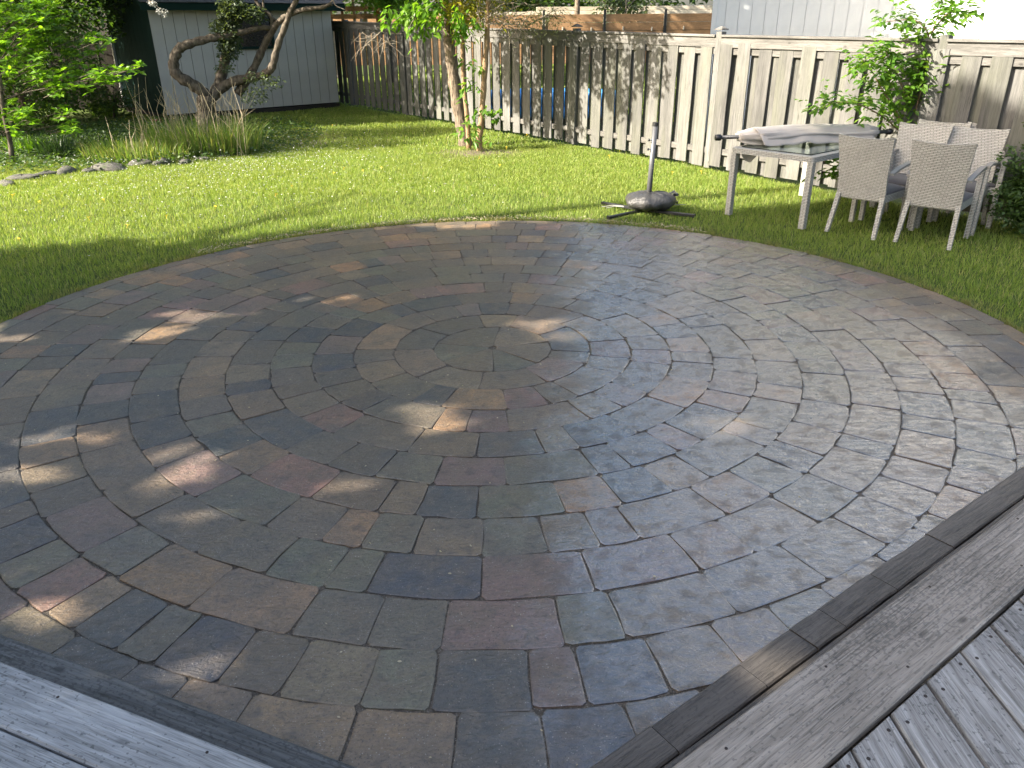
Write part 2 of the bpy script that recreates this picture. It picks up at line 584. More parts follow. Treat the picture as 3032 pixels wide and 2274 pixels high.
M['iris'] = m_leaf("iris_blade", [(.03, .07, .02), (.05, .10, .03)], .3, .45)
M['petal'] = m_leaf("white_petal", [(.40, .40, .36), (.58, .58, .54)], .3, .6, (1, 1, 1))
M['yellow'] = m_plain("dandelion_yellow", (.75, .48, .02), .7)
M['glass_dark'] = m_plain("dark_window_glass", (.012, .014, .016), .08)
M['shed'] = m_siding("shed_grey_siding", (.42, .40, .365))
M['shedgreen'] = m_siding("shed_green_paint", (.010, .026, .021), .02, .04)
M['trimpale'] = m_plain("pale_trim_paint", (.42, .42, .40), .6)
M['white'] = m_siding("white_siding", (.80, .80, .79), .03)
M['shingle'] = m_plain("roof_shingle", (.06, .06, .062), .95, vary=.4, scale=60)
M['metal'] = m_plain("grey_painted_steel", (.10, .10, .102), .42, .3, vary=.08)
M['black'] = m_plain("black_metal", (.012, .012, .013), .45)
M['chrome'] = m_plain("bolt_steel", (.55, .55, .55), .25, 1.0)
M['screw'] = m_plain("rusty_screw", (.04, .03, .025), .5, .6)
M['canopy'] = m_fabric("canopy_fabric", (.32, .29, .26), (.39, .36, .325))
M['cushion'] = m_fabric("cushion_fabric", (.035, .035, .04), (.06, .06, .066))
M['arm'] = m_plain("arm_grey_paint", (.22, .21, .19), .45)
M['rock'] = None
M['blue'] = m_plain("blue_vinyl", (.10, .42, .90), .3, vary=.08)
M['water'] = m_plain("pool_water", (.08, .30, .48), .08)
M['soilbare'] = m_plain("bare_soil", (.10, .075, .052), .95, vary=.5, scale=30)
M['orange'] = m_plain("orange_post_paint", (.45, .17, .05), .7)


def m_rock():
    t = NT("mossy_rock")
    v = t.coord(); n = t.noise(v, 5, 6, .65); g = t.noise(v, 2.2, 4)
    c = t.ramp(n, [(.3, (.05, .048, .042)), (.7, (.15, .14, .125))])
    c = t.mix(t.range(g, .5, .7, 0, .7), c, (.06, .085, .03))
    t.bsdf(c, .9, t.bump(n, .7, .03), .25)
    return t.m


M['rock'] = m_rock()


def m_glass():
    t = NT("table_glass")
    g = t.n("ShaderNodeBsdfGlass"); g.inputs['Color'].default_value = (.82, .88, .86, 1); g.inputs['Roughness'].default_value = .02
    g.inputs['IOR'].default_value = 1.45
    t.l(g.outputs[0], t.out.inputs[0])
    return t.m


M['glass'] = m_glass()

# ================================================================== SETTING
CX, CY, RW, R1 = -0.13, 4.86, 0.267, 0.40       # paving circle
NR = 12
R_IN = R1 + NR * RW                              # 3.604
R_OUT = 3.745

# fence line
FD = Vector((-0.569, 0.822, 0)).normalized()
FN = Vector((-FD.y, FD.x, 0))                    # points to our side: (-.822,-.569)
FP = Vector((2.99, 11.88, 0))                    # the capped post


def fence_pt(s, off=0.0, z=0.0):
    p = FP + FD * s + FN * off
    return Vector((p.x, p.y, z))


def fence_top(y):
    return float(np.interp(y, [7, 10.2, 11.88, 14.78, 17.34, 20.56, 23.4], [1.78, 1.80, 1.82, 1.87, 1.92, 2.03, 2.11]))


# lawn base sheet, with the neighbours' ground rising gently behind the fence
def ground_z(x, y):
    d = (Vector((x, y, 0)) - FP).dot(-FN)        # distance behind the fence
    return -0.03 + 0.51 * max(0.0, min(1.0, (d - 2.0) / 14.0)) if d > 0 else -0.03


def build_ground():
    xs = list(np.arange(-60, 60.1, 4.0)); ys = list(np.arange(-20, 110.1, 4.0))
    v = [(x, y, ground_z(x, y)) for y in ys for x in xs]
    nx = len(xs); f = []
    for j in range(len(ys) - 1):
        for i in range(nx - 1):
            a = j * nx + i; f.append((a, a + 1, a + nx + 1, a + nx))
    me = pymesh("ground", v, f)
    tag(mesh_obj("ground", me, M['soil'], None, True), kind='structure')


build_ground()

# ------------------------------------------------------------------ paving
def disc(name, cx, cy, r, z, mat, n=96, parent=None):
    v = [(cx + r * math.cos(2 * math.pi * i / n), cy + r * math.sin(2 * math.pi * i / n), z) for i in range(n)]
    v += [(p[0], p[1], z - .12) for p in v]
    f = [tuple(range(n))] + [(i, i + n, (i + 1) % n + n, (i + 1) % n) for i in range(n)]
    return mesh_obj(name, pymesh(name, v, f), mat, parent)


patio = disc("patio", CX, CY, R_OUT - .01, -0.007, M['sand'])
tag(patio, kind='structure')

PALETTE = [((.110, .088, .062), 5), ((.135, .105, .072), 5), ((.088, .076, .060), 4), ((.165, .120, .075), 2.6), ((.050, .053, .056), 2.6),
           ((.042, .046, .056), 1.8), ((.128, .090, .078), 2.4), ((.20, .125, .070), 1.6), ((.098, .095, .068), 3), ((.165, .10, .082), 1.0)]
PW = [w for _, w in PALETTE]


def sector_outline(r0, r1, a0, a1, rnd, joint=.0024, jit=.0046):
    """irregular outline of one stone, corners knocked off, going round counter-clockwise"""
    pts = []
    def P(r, a, j=jit):
        return (r * math.cos(a) + rnd.gauss(0, j), r * math.sin(a) + rnd.gauss(0, j))
    r0 += joint; r1 -= joint
    arc = (a1 - a0) * (r0 + r1) / 2
    ni = 3 if arc < .5 else 5
    def arcpts(r, aa, ab, n):
        ja = joint / max(r, .05); ca = min(.016 / max(r, .08), abs(ab - aa) * .1)
        s = 1 if ab > aa else -1
        return [P(r, aa + s * (ja + ca) + (ab - aa - 2 * s * (ja + ca)) * i / (n - 1), jit * .8) for i in range(n)]
    cr = min(.018, (r1 - r0) * .1)
    inner = arcpts(r0, a1, a0, ni) if r0 > .12 else []
    outer = arcpts(r1, a0, a1, ni + 1)
    def side(a, rs):
        return [P(r, a, jit * .7) for r in rs]
    ja = lambda r: joint / max(r, .05)
    s0 = side(a0 + ja((r0 + r1) / 2), [r0 + cr, (r0 + r1) / 2, r1 - cr])
    s1 = side(a1 - ja((r0 + r1) / 2), [r1 - cr, (r0 + r1) / 2, r0 + cr])
    pts = s0 + outer + s1 + inner
    return pts


def paver_vf(out, z, tilt, rnd):
    n = len(out)
    cx = sum(p[0] for p in out) / n; cy = sum(p[1] for p in out) / n
    v = []
    for (x, y) in out:                            # top face, pulled in
        dx, dy = x - cx, y - cy; L = math.hypot(dx, dy) + 1e-6
        k = 1 - .006 / L
        v.append((cx + dx * k, cy + dy * k, z + tilt[0] * dx + tilt[1] * dy))
    for (x, y) in out: v.append((x, y, z - .0022 + tilt[0] * (x - cx) + tilt[1] * (y - cy)))
    for (x, y) in out: v.append((x, y, z - .05))
    f = [tuple(range(n))]
    for i in range(n):
        j = (i + 1) % n
        f.append((i, i + n, j + n, j)); f.append((i + n, i + 2 * n, j + 2 * n, j + n))
    return v, f


stones = []
rp = random.Random(5)
# the middle: a small round heart cut into wedges, then the rings
for a0, a1 in ((.25, 1.45), (1.45, 2.9), (2.9, 3.75), (3.75, 4.75), (4.75, 5.55), (5.55, 6.53)):
    stones.append((.012, R1, a0, a1))
for k in range(NR):
    r0 = R1 + k * RW; r1 = r0 + RW
    a = rp.uniform(0, 1); start = a
    tot = 2 * math.pi * (r0 + r1) / 2
    wl = []
    while sum(wl) < tot - .12: wl.append(rp.choice([.17, .22, .26, .28, .33, .38, .43]))
    s = tot / sum(wl)
    if abs(s - 1) > .2: wl[-1] += 0
    for w in wl:
        da = w * s / ((r0 + r1) / 2)
        stones.append((r0, r1, a, a + da)); a += da
a = .1
nb = 68
for i in range(nb):
    da = 2 * math.pi / nb
    stones.append((R_IN, R_OUT, a, a + da)); a += da


def poly_area(q):
    return abs(sum(q[i][0] * q[(i + 1) % len(q)][1] - q[(i + 1) % len(q)][0] * q[i][1] for i in range(len(q)))) / 2


# deck edges in plan: right rim n.p = D, left rim
UR = Vector((math.cos(rad(36.1)), math.sin(rad(36.1)), 0)); NRM = Vector((-UR.y, UR.x, 0))
UL = Vector((math.cos(rad(-22.0)), math.sin(rad(-22.0)), 0)); NLM = Vector((-UL.y, UL.x, 0))
stone_list = []
for st in stones:
    rs = random.Random(hash(st) & 0xffffff)
    out = [(x + CX, y + CY) for x, y in sector_outline(*st, rs)]
    z = rs.gauss(0, .0016); tilt = (rs.gauss(0, .0045), rs.gauss(0, .0045))
    cx = sum(p[0] for p in out) / len(out); cy = sum(p[1] for p in out) / len(out)
    if Vector((cx, cy, 0)).dot(NRM) < .80 or Vector((cx, cy, 0)).dot(NLM) < .95: continue   # would lie under the deck
    c = rs.choices(PALETTE, PW)[0][0]
    vv = rs.uniform(1.12, 1.55); tint = tuple(x * vv * rs.uniform(.96, 1.04) * k_ for x, k_ in zip(c, (1.07, 1.0, .90)))
    q = [proj((x, y, 0)) for x, y in out]
    area = 0
    if all(q):
        qc = [(min(max(p[0], 0), W), min(max(p[1], 0), H)) for p in q]
        area = poly_area(qc)
    stone_list.append((area, out, z, tilt, tint, rs))
stone_list.sort(key=lambda s: -s[0])


def set_tint(me, cols):
    at_ = me.attributes.new('tint', 'FLOAT_COLOR', 'FACE')
    at_.data.foreach_set('color', np.array(cols, dtype=np.float32).ravel())


for (area, out, z, tilt, tint, rs) in stone_list[:300]:
    v, f = paver_vf(out, z, tilt, rs)
    me = pymesh("paver", v, f)
    set_tint(me, [(*tint, 1)] * len(f))
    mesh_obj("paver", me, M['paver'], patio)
V, F, Cc = [], [], []
for (area, out, z, tilt, tint, rs) in stone_list[300:]:
    v, f = paver_vf(out, z, tilt, rs)
    n = len(V); V += v; F += [tuple(i + n for i in q) for q in f]; Cc += [(*tint, 1)] * len(f)
me = pymesh("far_pavers", V, F); set_tint(me, Cc)
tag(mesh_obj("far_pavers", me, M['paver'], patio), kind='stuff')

# ------------------------------------------------------------------ lawn
def in_lawn(x, y):
    d = (x - FP.x) * FN.x + (y - FP.y) * FN.y
    return (np.hypot(x - CX, y - CY) > R_OUT + .012) & (d > .03)


def grass_patch(n, x0, x1, y0, y1, hlo, hhi, wid, margin=250):
    x = RNG.uniform(x0, x1, n); y = RNG.uniform(y0, y1, n)
    ok = in_lawn(x, y) & (y > 1.2)
    # only where the photograph could see it, plus a margin
    qx = x * CR.x + y * CR.y - CAMH * CR.z; qz = x * CF.x + y * CF.y - CAMH * CF.z; qy = x * CU.x + y * CU.y - CAMH * CU.z
    px = W / 2 + FPX * qx / np.maximum(qz, .1); py = H / 2 - FPX * qy / np.maximum(qz, .1)
    ok &= (px > -margin) & (px < W + margin) & (py < H + 100)
    # sparse at the foot of the saplings
    bare = np.exp(-(((x + .55) / .75) ** 2 + ((y - 13.75) / .55) ** 2))
    ok &= RNG.uniform(0, 1, n) > bare * .93
    # the planting bed on the far left is rougher
    return x[ok], y[ok]


gx, gy, gh, gw = [], [], [], []
for (n, a, b, c, d, hl, hh, w) in ((330000, -7, 7, 1.2, 10.2, .028, .062, .0042), (230000, -9, 5, 10.2, 14.5, .03, .065, .0060), (110000, -9.5, 3, 14.5, 23.5, .03, .07, .010)):
    x, y = grass_patch(n, a, b, c, d, hl, hh, w)
    clump = .75 + .5 * np.sin(x * 5.3 + 1.7 * np.sin(y * 3.1)) * np.sin(y * 4.7 + 1.3 * np.sin(x * 2.7)) * .6
    rimd = np.clip((np.hypot(x - CX, y - CY) - R_OUT) / .25, .55, 1)
    gx.append(x); gy.append(y); gh.append(RNG.uniform(hl, hh, len(x)) * clump * rimd); gw.append(RNG.uniform(.7, 1.3, len(x)) * w)
gx, gy, gh, gw = map(np.concatenate, (gx, gy, gh, gw))
lean = RNG.normal(0, .38, (len(gx), 2))
me = blade_mesh("lawn_grass", np.stack([gx, gy, np.full(len(gx), -.028)], 1), gh + .025, gw, lean)
tag(mesh_obj("lawn_grass", me, M['grass']), kind='stuff')

# neighbours' grass beyond the fence: coarse blades seen only through the slits
n = 60000
x = RNG.uniform(-6, 10, n); y = RNG.uniform(12, 36, n)
d = -((x - FP.x) * FN.x + (y - FP.y) * FN.y); ok = d > .1
x, y, d = x[ok], y[ok], d[ok]
z = -0.03 + .51 * np.clip((d - 2) / 14, 0, 1)
me = blade_mesh("neighbour_grass", np.stack([x, y, z - .01], 1), RNG.uniform(.05, .11, len(x)), np.full(len(x), .03), RNG.normal(0, .35, (len(x), 2)))
tag(mesh_obj("neighbour_grass", me, M['grass']), kind='stuff')

# bare soil round the saplings and along the fence foot
def blob(name, cx, cy, rx, ry, z, mat, n=40, seed=1):
    r = random.Random(seed)
    ph = [r.uniform(0, 6.28) for _ in range(4)]
    v = [(cx, cy, z + .012)]
    for i in range(n):
        a = 2 * math.pi * i / n; k = 1 + .14 * math.sin(3 * a + ph[0]) + .1 * math.sin(5 * a + ph[1]) + .06 * math.sin(9 * a + ph[2])
        v.append((cx + rx * k * math.cos(a), cy + ry * k * math.sin(a), z))
    f = [(0, 1 + i, 1 + (i + 1) % n) for i in range(n)]
    return mesh_obj(name, pymesh(name, v, f), mat, None, True)


tag(blob("soil_patch", -.5, 13.75, .95, .62, -.021, M['soilbare']), kind='structure')
tag(blob("planting_bed", -7.6, 15.6, 3.6, 3.3, -.022, M['soilbare'], 60, 4), kind='structure')

# white petals fallen from the old tree
n = 3400
x = np.concatenate([RNG.normal(-4.4, 1.3, n * 4 // 5), RNG.uniform(-9, 0, n // 5)]); y = np.concatenate([RNG.normal(12.6, 1.7, n * 4 // 5), RNG.uniform(8.6, 18, n // 5)])
ok = in_lawn(x, y) & (np.hypot(x - CX, y - CY) > 3.9); x, y = x[ok], y[ok]
me = leaf_mesh("fallen_petals", np.stack([x, y, RNG.uniform(.015, .05, len(x))], 1), rand_dirs(len(x), -.2, .4), RNG.uniform(.014, .026, len(x)), .014, .1)
tag(mesh_obj("fallen_petals", me, M['petal']), kind='stuff')

# clippings and dead leaves along the far rim of the paving
n = 1500
a = RNG.uniform(rad(55), rad(140), n); r = R_OUT + .01 + np.abs(RNG.normal(0, .07, n))
me = leaf_mesh("dry_clippings", np.stack([CX + r * np.cos(a), CY + r * np.sin(a), RNG.uniform(0, .03, n)], 1), rand_dirs(n, -.1, .5), RNG.uniform(.015, .04, n), .009, .1)
tag(mesh_obj("dry_clippings", me, M['straw']), kind='stuff')

# tufts that spill over the rim of the paving
n = 9000
a = RNG.uniform(0, 2 * np.pi, n); r = R_OUT + .004 + np.abs(RNG.normal(0, .022, n))
k = (np.sin(a * 37) + np.sin(a * 61 + 1) + np.sin(a * 113 + 2)) * .33
ok = (RNG.uniform(-.9, 1, n) < k + .25) & (CY + r * np.sin(a) > 2.2); a, r, k = a[ok], r[ok], k[ok]
ln = np.stack([-np.cos(a), -np.sin(a)], 1) * RNG.uniform(.1, .9, (len(a), 1)) + RNG.normal(0, .3, (len(a), 2))
me = blade_mesh("edge_grass", np.stack([CX + r * np.cos(a), CY + r * np.sin(a), np.full(len(a), -.02)], 1), RNG.uniform(.045, .095, len(a)) * (.8 + .3 * k), RNG.uniform(.7, 1.3, len(a)) * .0045, ln)
tag(mesh_obj("edge_grass", me, M['grass']), kind='stuff')

# seeds and scraps blown on to the paving
n = 420
a = RNG.uniform(0, 2 * np.pi, n); r = R_OUT * np.sqrt(RNG.uniform(0, 1, n)) * .985
me = leaf_mesh("blown_scraps", np.stack([CX + r * np.cos(a), CY + r * np.sin(a), np.full(n, .006)], 1), rand_dirs(n, -.05, .25), RNG.uniform(.007, .018, n), RNG.uniform(.005, .009, n), .1)
tag(mesh_obj("blown_scraps", me, M['straw']), kind='stuff')

# ================================================================== DECK
DZ = 0.20
deck = thing("wooden_deck", "weathered grey wooden deck whose two edges meet in front of the paving", "deck", (0, 0, 0))
for p in ():
    pass


def board_between(name, A, B, w, t, ztop, side, mat, parent, seg=6, wob=.0012, seed=0, ch=.006):
    """a plank whose front edge runs A->B in plan; it lies on the `side` (unit vector) of that edge"""
    A = Vector((A[0], A[1], 0)); B = Vector((B[0], B[1], 0))
    L = (B - A).length; u = (B - A).normalized()
    v, f = plank_vf(L, w, t, ch, seg, wob, random.Random(seed))
    o = mesh_obj(name, pymesh(name, v, f), mat, parent)
    c = (A + B) / 2 + side * (w / 2)
    o.location = (c.x, c.y, ztop - t / 2)
    o.rotation_euler = (0, 0, math.atan2(u.y, u.x))
    return o


def line_pt(N, U, D, s): return N * D + U * s


# where the rims meet
def isect(N1, D1, N2, D2):
    det = N1.x * N2.y - N1.y * N2.x
    return Vector(((D1 * N2.y - D2 * N1.y) / det, (N1.x * D2 - N2.x * D1) / det, 0))


DR0, DR1, DL0, DL1 = .905, .660, 1.088, .905
corner = isect(NRM, DR0, NLM, DL0)
far = corner + UR * 4.2
board_between("rim_board", corner - UR * .15, far, DR0 - DR1 - .006, .038, DZ, -NRM, M['rim'], deck, 10, .0012, 3)
lfar = corner - UL * 4.5
rr_ = board_between("rim_board", lfar, corner + UL * .0, DL0 - DL1 - .007, .038, DZ - .002, -NLM, M['deckpale'], deck, 10, .0012, 4)
# left boards, parallel with the left rim
for i in range(5):
    d0 = DL1 - i * .147
    e = isect(NRM, DR1 - .2, NLM, d0)
    board_between("deck_board", lfar + UL * .1 - NLM * (DL0 - d0), NLM * d0 + UL * (-.25), .140, .034, DZ - .003, -NLM, M['deckpale'], deck, 8, .001, 10 + i)
# right boards run away from the rim
gaps = [(.60, 1.27), (.76, 1.38), (.92, 1.49), (1.08, 1.61), (1.24, 1.74), (1.41, 1.85), (1.57, 1.97), (1.74, 2.10), (1.91, 2.22), (2.08, 2.34), (2.25, 2.46)]
BD = Vector((.055, -1, 0)).normalized(); BN = Vector((-BD.y, BD.x, 0))   # board direction, across
scr_all = MB()
for i in range(len(gaps) - 1):
    p0 = Vector((*gaps[i], 0)); p1 = Vector((*gaps[i + 1], 0))
    # ends cut to follow the rim
    g = .010
    def cut(p, sgn):
        q = p + BN * (g * sgn)
        t_ = (q.dot(NRM) - (DR1 - .006)) / BD.dot(NRM) * -1
        return q + BD * t_
    b = BN if (p1 - p0).dot(BN) > 0 else -BN
    def edge_pt(p, s):
        q = p + b * (g / 2 * s)
        t_ = ((DR1 - .008) - q.dot(NRM)) / BD.dot(NRM)
        return q + BD * t_
    a0, a1 = edge_pt(p0, 1), edge_pt(p1, -1)
    length = 2.6
    t = .034; zt = DZ - .004 - random.Random(i).uniform(0, .003)
    ctr = (a0 + a1) / 2 + BD * (length / 2)
    # local frame: x along BD, y across
    rz = math.atan2(BD.y, BD.x); Rm = Matrix.Rotation(-rz, 3, 'Z')
    def loc(p): q = Rm @ (p - Vector((ctr.x, ctr.y, 0))); return (q.x, q.y)
    P4 = [loc(a0), loc(a0 + BD * length), loc(a1 + BD * length), loc(a1)]
    v = []
    cc = (sum(p[0] for p in P4) / 4, sum(p[1] for p in P4) / 4)
    for z, k in ((t / 2, .004), (t / 2 - .004, 0), (-t / 2, 0)):
        for (x, y) in P4: v.append((x - math.copysign(k, x - cc[0]), y - math.copysign(k, y - cc[1]), z))
    f = [(0, 1, 2, 3)] + [(r * 4 + j, r * 4 + (j + 1) % 4, r * 4 + 4 + (j + 1) % 4, r * 4 + 4 + j)[::-1] for r in (0, 1) for j in range(4)]
    me = pymesh("deck_board", v, f); me.flip_normals() if me.polygons[0].normal.z < 0 else None
    o = mesh_obj("deck_board", me, M['deck'], deck); o.location = (ctr.x, ctr.y, zt - t / 2); o.rotation_euler = (0, 0, rz)
    sb = scr_all
    for q in (a0 + b * .028 + BD * .035, a1 - b * .028 + BD * .05):
        sb.tube([(q.x, q.y, zt - .002), (q.x, q.y, zt + .0012)], [.0062, .0056], 8)
# screws in the rims
sb = scr_all
for s, dd in ((.35, .03), (.55, .2), (.62, .05), (1.1, .04), (1.3, .19), (1.72, .04), (2.1, .18), (2.4, .04)):
    q = corner + UR * s - NRM * dd; sb.tube([(q.x, q.y, DZ - .002), (q.x, q.y, DZ + .0012)], [.005, .0045], 8)
for s, dd in ((.35, .04), (.4, .15), (.95, .03), (1.0, .15), (1.5, .04)):
    q = corner - UL * s - NLM * dd; sb.tube([(q.x, q.y, DZ - .004), (q.x, q.y, DZ - .0005)], [.005, .0045], 8)
tag(sb.build("screws", M['screw'], deck), kind='stuff')
# joists below, so that the gaps show dark wood and not lawn
jb = MB()
jb.box((1.3, .3, .07), (3.6, 1.4, .10)); jb.box((-1.6, .2, .07), (2.2, .7, .10))
jb.build("joist_frame", M['darkwood'], deck)
deck2 = None
# the lower timbers lying on the paving against the deck
EZ = .088
c2 = isect(NRM, 1.10, NLM, 1.247)
eb = thing("edging_timber", None, None)
sg = [-.05, .52, .93, 1.20, 1.37, 1.70, 2.12, 2.65, 3.3, 4.0]
for k in range(len(sg) - 1):
    board_between("front_strip", c2 + UR * (sg[k] + .0018) - NRM * (.0015 * (k % 2)), c2 + UR * (sg[k + 1] - .0018) - NRM * (.0015 * (k % 2)), .117, .085, EZ - .002 * (k % 3), -NRM, M['edging'], eb, 5, .0022, 31 + k, .006)
board_between("back_strip", c2 - UR * .05 - NRM * .1225, c2 + UR * 4.0 - NRM * .1225, .13, .085, EZ - .004, -NRM, M['edging'], eb, 14, .0022, 36, .006)
tag(eb, "dark damp timber plank with cracks along the deck edge beside the deck boards with screws", "timber")
# cracks in the dark timber: narrow recessed splits as real grooves
el = board_between("edging_timber", c2 - UL * 4.2, c2 - UL * .12, .22, .085, EZ - .003, -NLM, M['edging2'], None, 12, .0016, 32, .008)
tag(el, "water-spotted grey timber plank in front of the pale bluish deck board", "timber")

# ================================================================== FENCE
fence = thing("wooden_fence", "long weathered grey wooden fence of alternating boards round the lawn", "fence", (0, 0, 0))
rz_f = math.atan2(FD.y, FD.x)
rf = random.Random(3)
protos = []
for k in range(5):
    v, f = plank_vf(1.0, .212 + rf.uniform(-.005, .005), .019, .003, 6, .0025, rf)
    v = [(p[1], p[2], p[0] + .5) for p in v]      # stand it up: length on z, width on x
    me = pymesh("board", v, f); me.materials.append(M['fence']); me.flip_normals()
    protos.append(me)
S0, S1, PER = -6.6, 14.6, .34
s = S0; i = 0
while s < S1:
    for k, (off, ds) in enumerate(((.033, 0), (-.033, PER / 2))):
        ss = s + ds
        if k == 0 and abs(ss) < .09: ss = .12
        p = fence_pt(ss, off)
        o = bpy.data.objects.new("board", rf.choice(protos)); link(o, fence)
        top = fence_top(p.y) - .13 - .02
        zb = .045 + rf.uniform(-.015, .02)
        o.location = (p.x, p.y, zb); o.rotation_euler = (rf.gauss(0, .006), rf.gauss(0, .008), rz_f + (math.pi if rf.random() < .5 else 0))
        o.scale = (1, 1, top - zb + rf.uniform(-.012, .012) + .06)
    s += PER; i += 1
# rails, top boards and posts
PS = 3.2
ss = S0
marks = [-6.6, -6.4 + .0, -3.2, 0, 3.2, 6.4, 9.6, 12.8, 14.7]
marks = [-6.65, -3.2, 0, 3.2, 6.4, 9.6, 12.8, 14.75]
for a, b in zip(marks[:-1], marks[1:]):
    pa, pb = fence_pt(a + .05), fence_pt(b - .05)
    L = (pb - pa).length; c = (pa + pb) / 2
    ta, tb = fence_top(pa.y), fence_top(pb.y); sl = math.atan2(tb - ta, L)
    for nm, z, w, t_, off in (("rail", -.19, .045, .085, 0), ("rail", None, .045, .085, 0), ("top_board", -.075, .026, .135, .036), ("cap_rail", .008, .145, .03, 0.006)):
        v, f = plank_vf(L, w, t_, .003, 4, .001, rf)
        o = mesh_obj(nm, pymesh(nm, v, f), M['fencerail'], fence)
        zz = ((ta + tb) / 2 + z) if z is not None else .27
        q = c + FN * off
        o.location = (q.x, q.y, zz)
        o.rotation_euler = (0, -sl if z is not None else 0, rz_f)
for mk in marks:
    p = fence_pt(mk)
    o = MB().box((0, 0, (fence_top(p.y) + .04) / 2), (.098, .098, fence_top(p.y) + .04)).build("post", M['fence'], fence)
    o.location = (p.x, p.y, 0.02); o.rotation_euler = (0, 0, rz_f)
    if mk in (0, 3.2, 6.4):
        mb = MB(); z0 = fence_top(p.y) + .062
        mb.box((0, 0, z0 + .008), (.135, .135, .018))
        mb.add([(-.06, -.06, z0 + .018), (.06, -.06, z0 + .018), (.06, .06, z0 + .018), (-.06, .06, z0 + .018), (0, 0, z0 + .055)], [(0, 1, 4), (1, 2, 4), (2, 3, 4), (3, 0, 4)])
        c_ = mb.build("post_cap", M['fencerail'], o)
# front edge scallops: a raised top board each side of the capped post
# ================================================================== BEYOND THE FENCE
# neighbour's white building
hs = thing("neighbour_house", "white neighbour building of wide vertical siding rising behind the fence", "house", (3.83, 16.0, 0))
HD = Vector((1, -.42, 0)).normalized(); HNn = Vector((HD.y, -HD.x, 0))
hr = math.atan2(HD.y, HD.x)
hs.rotation_euler = (0, 0, hr)
wv, wf = plank_vf(12.0, .2, 6.8, 0)
o = mesh_obj("wall", pymesh("wall", wv, wf), M['white'], hs); o.location = (6.0, .13, 3.4)
v, f = plank_vf(.232, .022, 5.1, .004)
# chamfer along z instead: a plain board with a groove left between neighbours
bm_ = MB().box((0, 0, 3.4), (.226, .02, 6.8)); bme = pymesh("siding_board", bm_.v, bm_.f); bme.materials.append(M['white'])
for i in range(50):
    o = bpy.data.objects.new("siding_board", bme); link(o, hs); o.location = (.12 + i * .236, .018, 0)
bt = MB().box((0, 0, 3.4), (.09, .02, 6.8)).build("corner_trim", M['white'], hs); bt.location = (.035, -.004, 0)
rb = MB()
rb.add([(-.4, -.5, 6.8), (12.3, -.5, 6.8), (12.3, 3.5, 7.3), (-.4, 3.5, 7.3), (-.4, -.5, 6.68), (12.3, -.5, 6.68), (12.3, 3.5, 7.18), (-.4, 3.5, 7.18)],
       [(0, 1, 2, 3), (7, 6, 5, 4), (0, 4, 5, 1), (1, 5, 6, 2), (2, 6, 7, 3), (3, 7, 4, 0)])
rb.build("roof", M['shingle'], hs)

# horizontal plank fence with black posts
nf = thing("plank_fence", "new orange-brown plank fence with black posts across the neighbour's lawn", "fence", (0, 34, 0))
pv, pf = plank_vf(2.30, .03, .29, .004); pme = pymesh("plank", pv, pf); pme.materials.append(M['cedar'])
bme2 = MB().box((0, 0, 1.0), (.09, .09, 2.02)); bme2 = pymesh("post", bme2.v, bme2.f); bme2.materials.append(M['black'])
blk = MB().box((0, 0, 0), (.05, .05, .14)); blk = pymesh("spacer_block", blk.v, blk.f); blk.materials.append(M['palewood'])
z0 = .48
for i in range(11):
    x0 = -13.0 + i * 2.43 - .18
    o = bpy.data.objects.new("post", bme2); link(o, nf); o.location = (x0, -.02, z0)
    for k in range(6):
        o = bpy.data.objects.new("plank", pme); link(o, nf); o.location = (x0 + 1.215, 0.01 * (k % 2), z0 + .18 + k * .305)
    for q, (dx, zz) in enumerate(((.75, 1.48), (1.9, 1.45), (1.9, 1.15))):
        o = bpy.data.objects.new("spacer_block", blk); link(o, nf); o.location = (x0 + dx, -.04, z0 + zz - .15)

# inflatable pool
pool = thing("inflatable_pool", "bright blue inflatable pool seen through the fence slits", "pool", (0.95, 18.3, .13), rad(-8))
def ring(name, rx, ry, z, r, mat, parent):
    mb = MB(); n = 40
    pts = [(rx * math.cos(2 * math.pi * i / n), ry * math.sin(2 * math.pi * i / n), z) for i in range(n + 1)]
    v, f = tube_vf(pts, r, 10, False)
    return mb.add(v, f).build(name, mat, parent, True)
ring("inflated_ring", 1.45, .8, .13, .14, M['blue'], pool); ring("inflated_ring", 1.42, .78, .38, .14, M['blue'], pool)
mb = MB(); n = 40
mb.add([(1.4 * math.cos(2 * math.pi * i / n), .76 * math.sin(2 * math.pi * i / n), .36) for i in range(n)], [tuple(range(n))])
mb.build("water_surface", M['water'], pool)

# pale lumber behind the plank fence, timber frame at the left, trunk
lum = thing("lumber_stack", "pale sunlit stack of boards showing above the orange plank fence", "lumber", (0, 40, 0))
for k in range(5):
    for j in range(3):
        v, f = plank_vf(4.2, .5, .16, .004)
        o = mesh_obj("lumber_board", pymesh("lumber_board", v, f), M['palewood'], lum)
        o.location = (-1.2 + j * 4.4 + random.uniform(-.3, .3), 0, 1.95 + k * .17 - (0.2 if j == 0 else 0))
mb = MB(); mb.box((3.2, .1, .9), (13.2, .4, 1.9)); mb.build("lumber_bearer", M['darkwood'], lum)
pg = thing("timber_frame", "unfinished tan timber frame with upright posts behind the fence by the shed", "pergola", (-5.9, 29.5, .3))
for i, (x, mt) in enumerate(((-.25, 'palewood'), (.12, 'cedar'), (.5, 'palewood'), (.95, 'palewood'), (1.35, 'orange'), (1.75, 'palewood'), (2.1, 'palewood'), (-.6, 'cedar'))):
    o = MB().box((0, 0, 2.0), (.09 if mt != 'orange' else .14, .09, 4.0)).build("upright", M[mt], pg); o.location = (x, (i % 3) * .15, 0)
